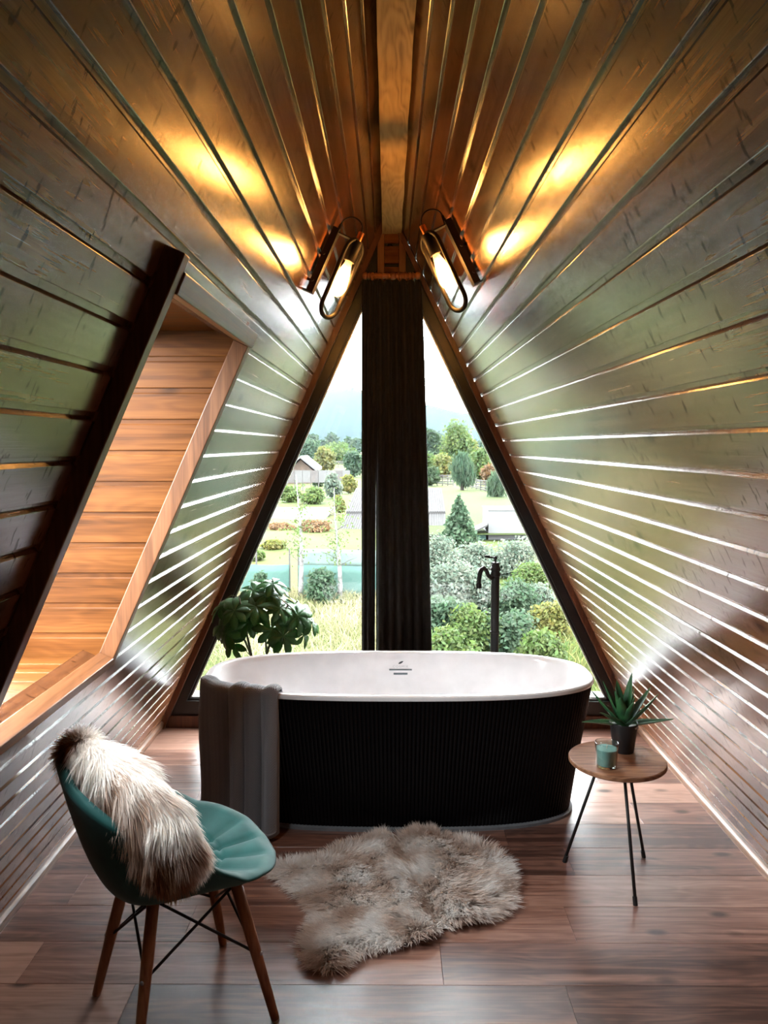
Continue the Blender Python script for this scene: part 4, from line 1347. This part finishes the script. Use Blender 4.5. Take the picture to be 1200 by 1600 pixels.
# dry grass near the house
def blades(name, label, n, region, h0, h1, ca, cb, w=.012):
    x0, x1, y0, y1 = region
    P = np.stack([rng.uniform(x0, x1, n), rng.uniform(y0, y1, n), np.full(n, GZ - .1)], 1)
    hgt = rng.uniform(h0, h1, n)
    dirn = np.stack([rng.normal(0, .28, n), rng.normal(0, .28, n), np.ones(n)], 1)
    k = np.clip(0.5 + 0.9 * vnoise(P, .45, 4.0) + rng.normal(0, .25, n), 0, 1)[:, None]
    colr = np.array(ca) * (1 - k) + np.array(cb) * k
    bend = np.stack([rng.normal(0, .4, n), rng.normal(0, .4, n), np.full(n, -.2)], 1)
    V, Q, T, CO = strands(P, dirn, hgt, np.full(n, w), bend, colr)
    o = link(name, fast_mesh(name, V, Q, T, grass_mat, CO))
    return tag(o, label, 'grass', kind='stuff')
grass_mat = two_tone('grass_blades', (0.9, 0.9, 0.9), (1, 1, 1), 2.0, rough=0.8, spec=0.15, attr='Col', trans=0.3)
blades('dry_grass', 'tall dry yellow grass in the garden below the left pane', 26000, (-9, 2.0, 13.5, 25.5), .25, .6, (0.080, 0.090, 0.036), (0.185, 0.160, 0.092), .016)
blades('green_grass', 'long green grass in the garden below the right pane', 9000, (2.5, 9.5, 13.5, 25), .3, .7, (0.04914, 0.07371, 0.02048), (0.1352, 0.1269, 0.04505), .016)

# foliage builder: leaf cards of real size on lumpy crowns
def crown(centers, radii, n, size, flat=1.0, droop=0.0, seed=0, shell=0.55):
    rg = np.random.default_rng(seed)
    centers = np.array(centers, float); radii = np.array(radii, float)
    wgt = radii[:, 0] * radii[:, 1] * radii[:, 2]; wgt = wgt ** .66; wgt /= wgt.sum()
    ci = rg.choice(len(centers), n, p=wgt)
    dv_ = rg.normal(size=(n, 3)); dv_ /= np.linalg.norm(dv_, axis=1)[:, None]
    rr_ = (shell + (1 - shell) * rg.uniform(0, 1, n)) [:, None]
    lump = 1 + 0.22 * np.sin(dv_[:, :1] * 7 + ci[:, None]) * np.cos(dv_[:, 1:2] * 6 + ci[:, None] * 2) + .12 * rg.normal(size=(n, 1))
    P = centers[ci] + dv_ * radii[ci] * rr_ * lump
    nrm_ = dv_ * .6 + rg.normal(size=(n, 3)) * .6 + np.array([0, 0, .35])
    nrm_ /= np.linalg.norm(nrm_, axis=1)[:, None]
    t1 = np.cross(nrm_, rg.normal(size=(n, 3))); t1[:, 2] -= droop; t1 /= np.linalg.norm(t1, axis=1)[:, None]
    t2 = np.cross(nrm_, t1); t2 /= np.maximum(np.linalg.norm(t2, axis=1)[:, None], 1e-6)
    sz = size * rg.uniform(.6, 1.25, n)[:, None]
    asp = 0.55 if not droop else 0.16
    V = np.stack([P - t1 * sz, P + t2 * sz * asp, P + t1 * sz, P - t2 * sz * asp], 1)
    cv = (0.72 + .5 * rg.uniform(0, 1, n))[:, None] * np.ones((1, 3))
    cv[:, 0] *= rg.uniform(.85, 1.25, n)
    return V.reshape(-1, 3), np.arange(n * 4).reshape(-1, 4), np.repeat(cv, 4, 0)
LEAF = {
    'fresh': two_tone('foliage_fresh', (0.03214, 0.0586, 0.01324), (0.0567, 0.08316, 0.0208), .35, attr='Col', trans=.6),
    'blue': two_tone('foliage_blue_green', (0.0208, 0.04348, 0.02268), (0.0378, 0.06614, 0.03402), .4, attr='Col', trans=.58),
    'dark': two_tone('foliage_dark', (0.01103, 0.0252, 0.00945), (0.02205, 0.03938, 0.01418), .3, attr='Col', trans=.58),
    'yellow': two_tone('foliage_yellow', (0.06048, 0.07182, 0.01512), (0.0945, 0.09072, 0.02458), .4, attr='Col', trans=.6),
    'orange': two_tone('foliage_orange', (0.0693, 0.04095, 0.01733), (0.104, 0.063, 0.02835), .5, attr='Col', trans=.58),
    'silver': two_tone('foliage_silver', (0.0567, 0.07938, 0.0567), (0.1021, 0.1248, 0.0945), .9, attr='Col', trans=.58),
}
bark = plain('bark_brown', (0.021, 0.01575, 0.01155), rough=0.9, noise_scale=3, noise_amt=.4)
def tree(name, label, cat, base, h, w, kind, n, size, group=None, trunk=0.12, seed=0, lumps=10, droop=0.0, bottom=0.25, cone=False, shell=.55):
    base = np.array(base, float)
    t = thing(name, label, cat, tuple(base), group)
    rg = random.Random(seed)
    cs, rs = [], []
    for k in range(lumps):
        if cone:
            f_ = k / (lumps - 1)
            cs.append((0, 0, h * (0.12 + .82 * f_))); q = w * .5 * (1 - f_) ** .9 + .06 * w; rs.append((q, q, h * .12))
        else:
            a = rg.uniform(0, 2 * PI); q = rg.uniform(0, .30) * w
            zc = h * (bottom + (1 - bottom) * rg.uniform(.28, .80))
            cs.append((q * math.cos(a), q * math.sin(a), zc)); r0 = w * rg.uniform(.22, .33)
            rs.append((r0, r0, min(r0 * rg.uniform(.8, 1.3), h * .30)))
    if not cone:
        cs.append((0, 0, h * .84)); rs.append((w * .24, w * .24, h * .16))
        cs.append((0, 0, h * (bottom + (1 - bottom) * .42))); rs.append((w * .42, w * .42, h * (1 - bottom) * .40))
    V, Q, C_ = crown(cs, rs, n, size, droop=droop, seed=seed, shell=shell)
    link('crown', fast_mesh('crown', V, Q, None, LEAF[kind], C_), t)
    part('trunk', MB().tube([base, base + (w * .01, 0, h * .35), base + (0, 0, h * .75)], [trunk, trunk * .75, trunk * .3], 8), bark, t, smooth=True)
    return t
def spot(px, py_base, py_top, px_w):
    """survey a tree: ground position, height, width"""
    g = ground_at(px, py_base); dist = g[1]
    return g, (py_base - py_top) * dist / 1220 * 1.01, px_w * dist / 1220

def far_spot(px, dist, py_top, px_w):
    g = at_depth(px, 700, dist); g = np.array([g[0], dist, GZ + max(0, dist - 150) * .004])
    top = at_depth(px, py_top, dist)[2]
    return g, top - g[2], px_w * dist / 1220

# big trees and willows of the right pane
g, h, w = far_spot(712, 135, 664, 66); tree('garden_tree', 'tall yellow-green tree behind the willow, right pane', 'tree', g, h, w, 'fresh', 5200, .33, 'trees beyond the gardens', .25, 21, bottom=.18)
g, h, w = spot(722, 767, 708, 44); tree('weeping_willow', 'weeping willow with a hanging crown beside the wattle fence', 'tree', g, h, w, 'blue', 5000, .34, 'willows on the lawn', .22, 22, droop=3.0, bottom=.10)
g, h, w = spot(777, 780, 736, 36); tree('weeping_willow', 'small round willow by the window frame at the lawn edge', 'tree', g, h, w, 'blue', 4200, .28, 'willows on the lawn', .15, 23, droop=3.0, bottom=.0)
g, h, w = spot(673, 758, 732, 26); tree('round_bush', 'dark round bush at the left end of the wattle fence', 'bush', g, h, w, 'dark', 2200, .26, None, .1, 24, bottom=0.0)
g, h, w = spot(717, 852, 776, 52); tree('young_pine', 'young pine tree beside the white shed', 'tree', g, h, w, 'blue', 4200, .13, None, .08, 25, lumps=10, cone=True)
g, h, w = far_spot(675, 190, 672, 44); tree('broad_tree', 'dark green tree left of the tall yellow-green one', 'tree', g, h, w, 'dark', 3600, .42, 'trees beyond the gardens', .25, 26, bottom=.05)
g, h, w = far_spot(690, 120, 712, 46); tree('orchard_bush', 'yellow bushy thicket in front of the tall tree', 'tree', g, h, w, 'yellow', 3000, .30, 'orchard thicket', .15, 27, bottom=.0)
g, h, w = far_spot(750, 110, 702, 50); tree('orchard_bush', 'pale green thicket right of the willow', 'tree', g, h, w, 'fresh', 3600, .28, 'orchard thicket', .15, 28, bottom=.0)
g, h, w = far_spot(768, 95, 728, 34); tree('orchard_bush', 'orange-tinged thicket above the small round willow', 'tree', g, h, w, 'orange', 2600, .24, 'orchard thicket', .15, 29, bottom=.0)
g, h, w = far_spot(664, 105, 708, 34); tree('orchard_bush', 'light green thicket at the right curtain edge', 'tree', g, h, w, 'fresh', 2600, .28, 'orchard thicket', .15, 30, bottom=.0)
g, h, w = far_spot(735, 170, 685, 40); tree('orchard_bush', 'pale orange tree top right of the tall tree', 'tree', g, h, w, 'yellow', 2800, .36, 'trees beyond the gardens', .2, 31, bottom=.0)
# left pane thickets
for i, (px, dist, top, wpx, kd, lb) in enumerate((
        (482, 170, 684, 40, 'blue', 'blue-green tree at the far left of the left pane'), (505, 150, 697, 36, 'yellow', 'yellow bush behind the brown gable house'),
        (530, 200, 690, 60, 'fresh', 'wide pale thicket below the tree line, left pane'), (552, 120, 704, 34, 'blue', 'round blue-green tree beside the left curtain edge'),
        (497, 92, 736, 22, 'dark', 'dark bush in front of the grey fence panels'), (520, 70, 737, 30, 'silver', 'silvery sapling in front of the grey shed wall'),
        (452, 66, 760, 44, 'fresh', 'green bushes above the white shed roof'), (490, 64, 762, 40, 'fresh', 'green bush between fence panels and white roof'),
        (545, 80, 742, 30, 'yellow', 'yellow-green shrub above the grey roof'), (530, 56, 775, 20, 'yellow', 'yellow shrub between white roof and grey roof'))):
    g, h, w = far_spot(px, dist, top, wpx)
    tree('garden_tree' if dist > 110 else 'garden_bush', lb, 'tree' if dist > 110 else 'bush', g, h, w, kd, 2600, .0024 * dist if dist > 60 else .15, 'garden trees of the left pane', .12, 40 + i, bottom=0.0)
for i, (px, dist, top, wpx, kd, lb) in enumerate((
        (440, 44, 818, 50, 'orange', 'orange-brown bush left of the first birch'), (492, 43, 815, 56, 'orange', 'orange-brown bush between the birches below the white roof'),
        (425, 36, 846, 40, 'yellow', 'yellow-green bush behind the left end of the net fence'), (395, 33, 862, 34, 'fresh', 'low green bush by the left window frame'))):
    g, h, w = far_spot(px, dist, top, wpx)
    tree('garden_bush', lb, 'bush', g, h, w, kd, 3600, .11, 'bushes behind the net fence', .08, 60 + i, bottom=0.0)
for i, (px, dist, top, wpx, lb) in enumerate(((500, 23.5, 888, 62, 'green weeds growing against the teal net'), (405, 23.0, 893, 40, 'green weeds at the left end of the teal net'))):
    g, h, w = far_spot(px, dist, top, wpx)
    tree('weed_clump', lb, 'bush', g, h, w, 'blue', 3800, .07, 'weeds by the net fence', .03, 70 + i, bottom=-.1)

# leafy hedge mass of the right pane, nearest to the window
k = 0
for (px, dist, top, wpx, kd, lb) in (
        (690, 27, 838, 70, 'silver', 'silvery shrub at the back of the hedge next to the curtain'), (745, 28, 846, 66, 'silver', 'silvery shrub in the hedge below the pine'),
        (800, 28, 842, 74, 'silver', 'silvery shrub in the hedge below the white shed'), (835, 24, 880, 60, 'fresh', 'fresh green shrub near the right window frame'),
        (690, 21, 880, 80, 'silver', 'pale shrub in the hedge left of the tap'), (752, 21, 890, 70, 'silver', 'pale shrub in the hedge behind the tap'),
        (812, 20.5, 905, 60, 'blue', 'blue-green shrub in the hedge right of the tap'), (690, 17, 930, 80, 'blue', 'blue-green shrub low beside the curtain'),
        (735, 16.5, 945, 60, 'fresh', 'green shrub low in front of the tap column'), (800, 16.5, 960, 74, 'blue', 'blue-green shrub low right of the tap column'),
        (862, 19, 945, 44, 'yellow', 'yellow-green shrub in the lower right corner of the view'), (845, 22, 910, 44, 'silver', 'pale shrub above the yellow-green corner shrub'), (850, 15.5, 985, 60, 'fresh', 'fresh green shrub just above the bath rim, right side'), (700, 15, 978, 70, 'fresh', 'fresh green shrub just above the bath rim, left of the tap')):
    g, h, w = far_spot(px, dist, top, wpx)
    tree('hedge_shrub', lb, 'bush', g, h, w * 1.5, kd, 7000, .062, 'garden hedge', .04, 80 + k, bottom=-.1, shell=.4)
    k += 1

# far tree line and hills
rgt = random.Random(5)
cnt = {'left': 0, 'right': 0}
ORD = ['first', 'second', 'third', 'fourth', 'fifth', 'sixth', 'seventh', 'eighth', 'ninth', 'tenth', 'eleventh', 'twelfth', 'thirteenth']
px = 440
for i in range(26):
    px_ = 430 + i * 14.5 + rgt.uniform(-4, 4)
    if 575 < px_ < 645: continue
    dist = 320 + (i % 4) * 62 + rgt.uniform(0, 10); top = rgt.uniform(676, 690)
    g, h, w = far_spot(px_, dist, top, rgt.uniform(20, 30))
    side = 'left' if px_ < 600 else 'right'
    cnt[side] += 1
    t_ = tree('distant_tree', '%s tree from the left in the distant tree line under the hills, %s pane' % (ORD[cnt[side] - 1], side), 'tree', g, h, w, 'dark', 900, 1.1, 'distant tree line, %s pane' % side, .5, 200 + i, bottom=-.1, lumps=4)
hill_mat = two_tone('forested_hill', (0.001575, 0.00315, 0.001575), (0.00315, 0.00525, 0.002625), .004, rough=1.0, spec=0.0, detail=8)
rows = []
for dist, prof in ((1500, 0.0), (1900, .45), (2300, .8), (2700, 1.0), (3300, .6)):
    row = []
    for i in range(90):
        pxv = -500 + i * 25
        # crest as seen above the window, in elevation over the horizon
        crest = np.interp(pxv, [-500, 0, 300, 440, 540, 600, 665, 740, 860, 1100, 1700], [640, 610, 640, 632, 603, 618, 634, 648, 640, 600, 640])
        top = at_depth(pxv, crest, 2700)
        x = top[0] * dist / 2700
        zt_ = top[2] * prof + 12 * prof * mnoise.noise(Vector((pxv * .03, prof * 3, 1)))
        row.append((x, dist, max(zt_, -20)))
    rows.append(row)
struct(part('hills', MB().grid(rows), hill_mat, smooth=True, origin=(0, 1500, 0)))

# buildings
roof_grey = plain('weathered_grey_roofing', (0.01386, 0.01247, 0.01213), rough=.9, noise_scale=1.2, noise_amt=.35)
roof_white = plain('pale_sheet_roof', (0.04095, 0.03938, 0.03859), rough=.8, noise_scale=1.0, noise_amt=.1)
white_wall = plain('white_shed_wall', (0.0651, 0.0651, 0.0651), rough=.9, noise_scale=.8, noise_amt=.05)
brown_wall = plain('brown_timber_wall', (0.0336, 0.01995, 0.0126), rough=.9, noise_scale=2, noise_amt=.3)
grey_wood = plain('grey_fence_wood', (0.03528, 0.03087, 0.0294), rough=.9, noise_scale=1.5, noise_amt=.3)
teal_net = two_tone('teal_shade_net', (0.02253, 0.05198, 0.04417), (0.02946, 0.06237, 0.05198), 1.2, rough=.8)
pale_net = two_tone('pale_shade_net', (0.06237, 0.08883, 0.07938), (0.07938, 0.1021, 0.09261), 1.2, rough=.8)
birch_mat = two_tone('birch_bark', (0.03685, 0.03402, 0.03118), (0.1758, 0.1729, 0.1644), 6.0, rough=.8)

# grey-roofed house behind the curtain
D1 = 44.0
e0, e1 = at_depth(527, 838, D1), at_depth(697, 838, D1)
r0, r1 = at_depth(556, 766, D1 + 6), at_depth(690, 766, D1 + 6)
m0, m1 = at_depth(541, 806, D1 + 2.4), at_depth(696, 806, D1 + 2.4)
hs = thing('grey_roofed_house', 'house with a big weathered grey roof behind the curtain', 'house', (e0[0] * .5 + e1[0] * .5, D1 + 3, GZ))
part('wall', MB().box(e0[0] + .5, e1[0] - .3, D1 + .5, D1 + 9, GZ - .2, e0[2] + .12), brown_wall, hs)
ro = part('roof', MB().hexa([e0, e1, m1, m0, e0 + (0, 0, .12), e1 + (0, 0, .12), m1 + (0, 0, .12), m0 + (0, 0, .12)]), roof_grey, hs)
ro2 = part('roof', MB().hexa([m0 + (0, 0, .1), m1 + (0, 0, .1), r1, r0, m0 + (0, 0, .25), m1 + (0, 0, .25), r1 + (0, 0, .12), r0 + (0, 0, .12)]), roof_grey, hs)
bk0, bk1 = r0 + (0, 5, -3), r1 + (0, 5, -3)
part('roof', MB().hexa([r0, r1, bk1, bk0, r0 + (0, 0, .12), r1 + (0, 0, .12), bk1 + (0, 0, .12), bk0 + (0, 0, .12)]), roof_grey, hs)
def ribs(a, b, c, d, n, par, mat, rad=.035):
    for i in range(n):
        t = (i + .5) / n
        p0, p1 = a * (1 - t) + b * t, d * (1 - t) + c * t
        part('roof_rib', MB().tube([p0 + (0, 0, .0), p1 + (0, 0, .0)], rad, 5), mat, par)
ribs(e0 + (0, 0, .13), e1 + (0, 0, .13), m1 + (0, 0, .13), m0 + (0, 0, .13), 44, ro, roof_grey)
ribs(m0 + (0, 0, .26), m1 + (0, 0, .26), r1 + (0, 0, .13), r0 + (0, 0, .13), 44, ro2, roof_grey)
# white-roofed shed on the left
D2 = 52.0
a, b = at_depth(395, 816, D2), at_depth(506, 816, D2); c, d = at_depth(521, 795, D2 + 4.5), at_depth(410, 795, D2 + 4.5)
sh = thing('white_roofed_shed', 'low shed with a pale sheet roof among the bushes, left pane', 'shed', ((a[0] + b[0]) / 2, D2 + 2, GZ))
part('roof', MB().hexa([a, b, c, d, a + (0, 0, .1), b + (0, 0, .1), c + (0, 0, .1), d + (0, 0, .1)]), roof_white, sh)
part('wall', MB().box(a[0] + .2, b[0] - .4, D2 + .4, D2 + 4, GZ - .2, a[2] + .02), brown_wall, sh)
# brown gable house far left
D3 = 100.0
a = at_depth(470, 716, D3); 
bh = thing('brown_gable_house', 'brown timber house with a pale roof edge, left pane by the frame', 'house', (a[0], D3 + 4, GZ))
ap, lft, rgh = at_depth(469, 716, D3), at_depth(436, 742, D3), at_depth(494, 736, D3)
part('wall', MB().prism_y([(lft[0] + .5, GZ - .2), (rgh[0] - .4, GZ - .2), (rgh[0] - .4, rgh[2]), (ap[0], ap[2] - .2), (lft[0] + .5, lft[2])], D3 + .6, D3 + 8), brown_wall, bh)
for q in (lft, rgh):
    o2 = np.array([0, 9, 0])
    part('roof', MB().hexa([ap, q, q + o2, ap + o2, ap + (0, 0, .3), q + (0, 0, .3), q + o2 + (0, 0, .3), ap + o2 + (0, 0, .3)]), roof_white, bh)
# white shed and lean-to in the right pane
D4 = 41.0
a, b = at_depth(763, 842, D4), at_depth(836, 842, D4); zt_ = at_depth(763, 798, D4)[2]
ws = thing('white_shed', 'plain white shed at the edge of the lawn, right pane', 'shed', ((a[0] + b[0]) / 2, D4 + 1, GZ))
part('wall', MB().box(a[0], b[0], D4, D4 + 2.6, GZ - .2, zt_), white_wall, ws)
part('roof', MB().box(a[0] - .03, b[0] + .03, D4 - .03, D4 + 2.7, zt_, zt_ + .05), roof_white, ws)
a, b = at_depth(733, 836, D4 - .5), at_depth(762, 822, D4 - .5); c, d = at_depth(762, 815, D4 + 1.5), at_depth(742, 824, D4 + 1.5)
lt_ = thing('lean_to_roof', 'small sloping lean-to roof beside the white shed', 'shed', ((a[0] + b[0]) / 2, D4, GZ))
part('roof', MB().hexa([a, b, c, d, a + (0, 0, .08), b + (0, 0, .08), c + (0, 0, .08), d + (0, 0, .08)]), roof_grey, lt_)
part('wall', MB().box(a[0] + .15, b[0] - .02, D4, D4 + 1.2, GZ - .2, a[2]), teal_net, lt_)

# grey panel fence on the left
D5 = 84.0
pf = thing('panel_fence', 'grey board fence in front of the brown gable house', 'fence', (at_depth(500, 750, D5)[0], D5, GZ))
for i in range(8):
    x0 = at_depth(448 + i * 12.4, 750, D5)[0]; x1 = at_depth(448 + (i + 1) * 12.4, 750, D5)[0]
    zt2 = at_depth(500, 735, D5)[2]
    part('panel', MB().box(x0 + .02, x1 - .02, D5, D5 + .05, at_depth(500, 754, D5)[2], zt2), roof_white if i % 3 else grey_wood, pf)
    part('post', MB().box(x0 - .05, x0 + .05, D5 + .05, D5 + .15, GZ - .2, zt2 + .05), grey_wood, pf)
# wattle fence at the lawn
for lb, pa, pb, n in (('wattle fence of grey rails left of the willow', (667, 757, 742), (708, 758, 744), 5), ('wattle fence of grey rails right of the willow', (731, 762, 747), (766, 769, 752), 5), ('wattle fence of thin rails far behind the left pane shed', (497, 733, 722), (548, 730, 717), 5)):
    g0, g1 = ground_at(pa[0], pa[1]), ground_at(pb[0], pb[1])
    h0 = (pa[1] - pa[2]) * g0[1] / 1220
    wf = thing('wattle_fence', lb, 'fence', tuple((g0 + g1) / 2), 'wattle fences')
    for i in range(n):
        zz = h0 * (.15 + .85 * i / (n - 1))
        pts = [g0 * (1 - t) + g1 * t + np.array([0, .06 * math.sin(9 * t + i * PI), zz + .05 * math.sin(5 * t + i * 2)]) for t in np.linspace(0, 1, 12)]
        part('rail', MB().tube(pts, .065, 5), grey_wood, wf)
    for t in np.linspace(0, 1, 6):
        q = g0 * (1 - t) + g1 * t
        part('post', MB().tube([q - (0, 0, .2), q + (0, 0, h0 * 1.08)], .07, 6), grey_wood, wf)
# teal net fence, low lengths and pale upper band
D6 = 24.6
nf = thing('net_fence', 'teal shade-net fence with a pale upper band across the garden', 'fence', (at_depth(470, 900, D6)[0], D6, GZ))
def net(px0, px1, py0, py1, mat, name, dz=0.0):
    x0, x1 = at_depth(px0, 900, D6 + dz)[0], at_depth(px1, 900, D6 + dz)[0]
    z0, z1 = at_depth(500, py1, D6 + dz)[2], at_depth(500, py0, D6 + dz)[2]
    rows = []
    for k in range(5):
        rows.append([(x, D6 + dz + .03 * math.sin(x * 4) , z0 + (z1 - z0) * k / 4 + (0.02 * math.sin(x * 2.1) if k == 4 else 0)) for x in np.linspace(x0, x1, 40)])
    o = part(name, MB().grid(rows), mat, nf, smooth=True)
    o.modifiers.new('thickness', 'SOLIDIFY').thickness = .02
net(340, 452, 882, 935, teal_net, 'net_panel')
net(466, 640, 884, 935, teal_net, 'net_panel')
net(466, 640, 859, 885, pale_net, 'net_band', .05)
for px_ in (345, 400, 452, 466, 510, 560, 600, 640):
    x = at_depth(px_, 900, D6)[0]
    part('post', MB().tube([(x, D6 + .1, GZ - .2), (x, D6 + .1, at_depth(500, 858, D6)[2])], .03, 6), grey_wood, nf)
# birches
for lb, pxb, pyb, pxt, pyt, sd in (('slim white birch in front of the white shed roof', 471, 927, 465, 742, 301), ('slim white birch by the left curtain edge', 530, 932, 524, 762, 302)):
    g = ground_at(pxb, pyb); g[1] = min(g[1], D6 - .5); g[0] = at_depth(pxb, pyb, g[1])[0]
    top = at_depth(pxt, pyt, g[1])
    bt = thing('birch_tree', lb, 'tree', tuple(g), 'birches in front of the net')
    rgb = random.Random(sd)
    pts = [g * (1 - t) + top * t + np.array([.05 * math.sin(5 * t + sd), 0, 0]) for t in np.linspace(0, 1, 9)]
    part('trunk', MB().tube(pts, [.085, .075, .065, .055, .045, .035, .026, .018, .008], 8), birch_mat, bt, smooth=True)
    H_ = top[2] - g[2]
    for i in range(9):
        t = .30 + .065 * i
        q = g * (1 - t) + top * t; a = rgb.uniform(0, 2 * PI); L = .75 * (1.1 - t)
        part('branch', MB().tube([q, q + (math.cos(a) * L * .6, math.sin(a) * L * .6, .35 * L), q + (math.cos(a) * L, math.sin(a) * L, .5 * L)], [.014, .009, .004], 5), bark, bt)
    V, Q, C_ = crown([(0, 0, H_ * .55), (.1, 0, H_ * .72), (0, 0, H_ * .88), (-.1, 0, H_ * .4)], [(.75, .75, .8), (.6, .6, .7), (.4, .4, .5), (.6, .6, .5)], 380, .05, seed=sd, shell=.1)
    V = V + (top - g) * np.clip(V[:, 2:3] / H_, 0, 1) * np.array([1, 1, 0])
    link('crown', fast_mesh('crown', V, Q, None, LEAF['fresh'], C_), bt)

# morning haze over the valley
mh = bpy.data.materials.new('valley_haze'); mh.use_nodes = True
nt = mh.node_tree; nt.nodes.clear()
vs = nt.nodes.new('ShaderNodeVolumeScatter'); vs.inputs['Color'].default_value = (0.62, 0.84, 1.0, 1); vs.inputs['Density'].default_value = 0.000048; vs.inputs['Anisotropy'].default_value = 0.0
ho = nt.nodes.new('ShaderNodeOutputMaterial'); nt.links.new(vs.outputs[0], ho.inputs['Volume'])
hz = part('valley_haze', MB().box(-900, 900, 30, 3600, GZ - 60, 420), mh, origin=(0, 30, GZ))
tag(hz, 'pale blue haze lying over the valley and the hills', 'haze', kind='stuff')
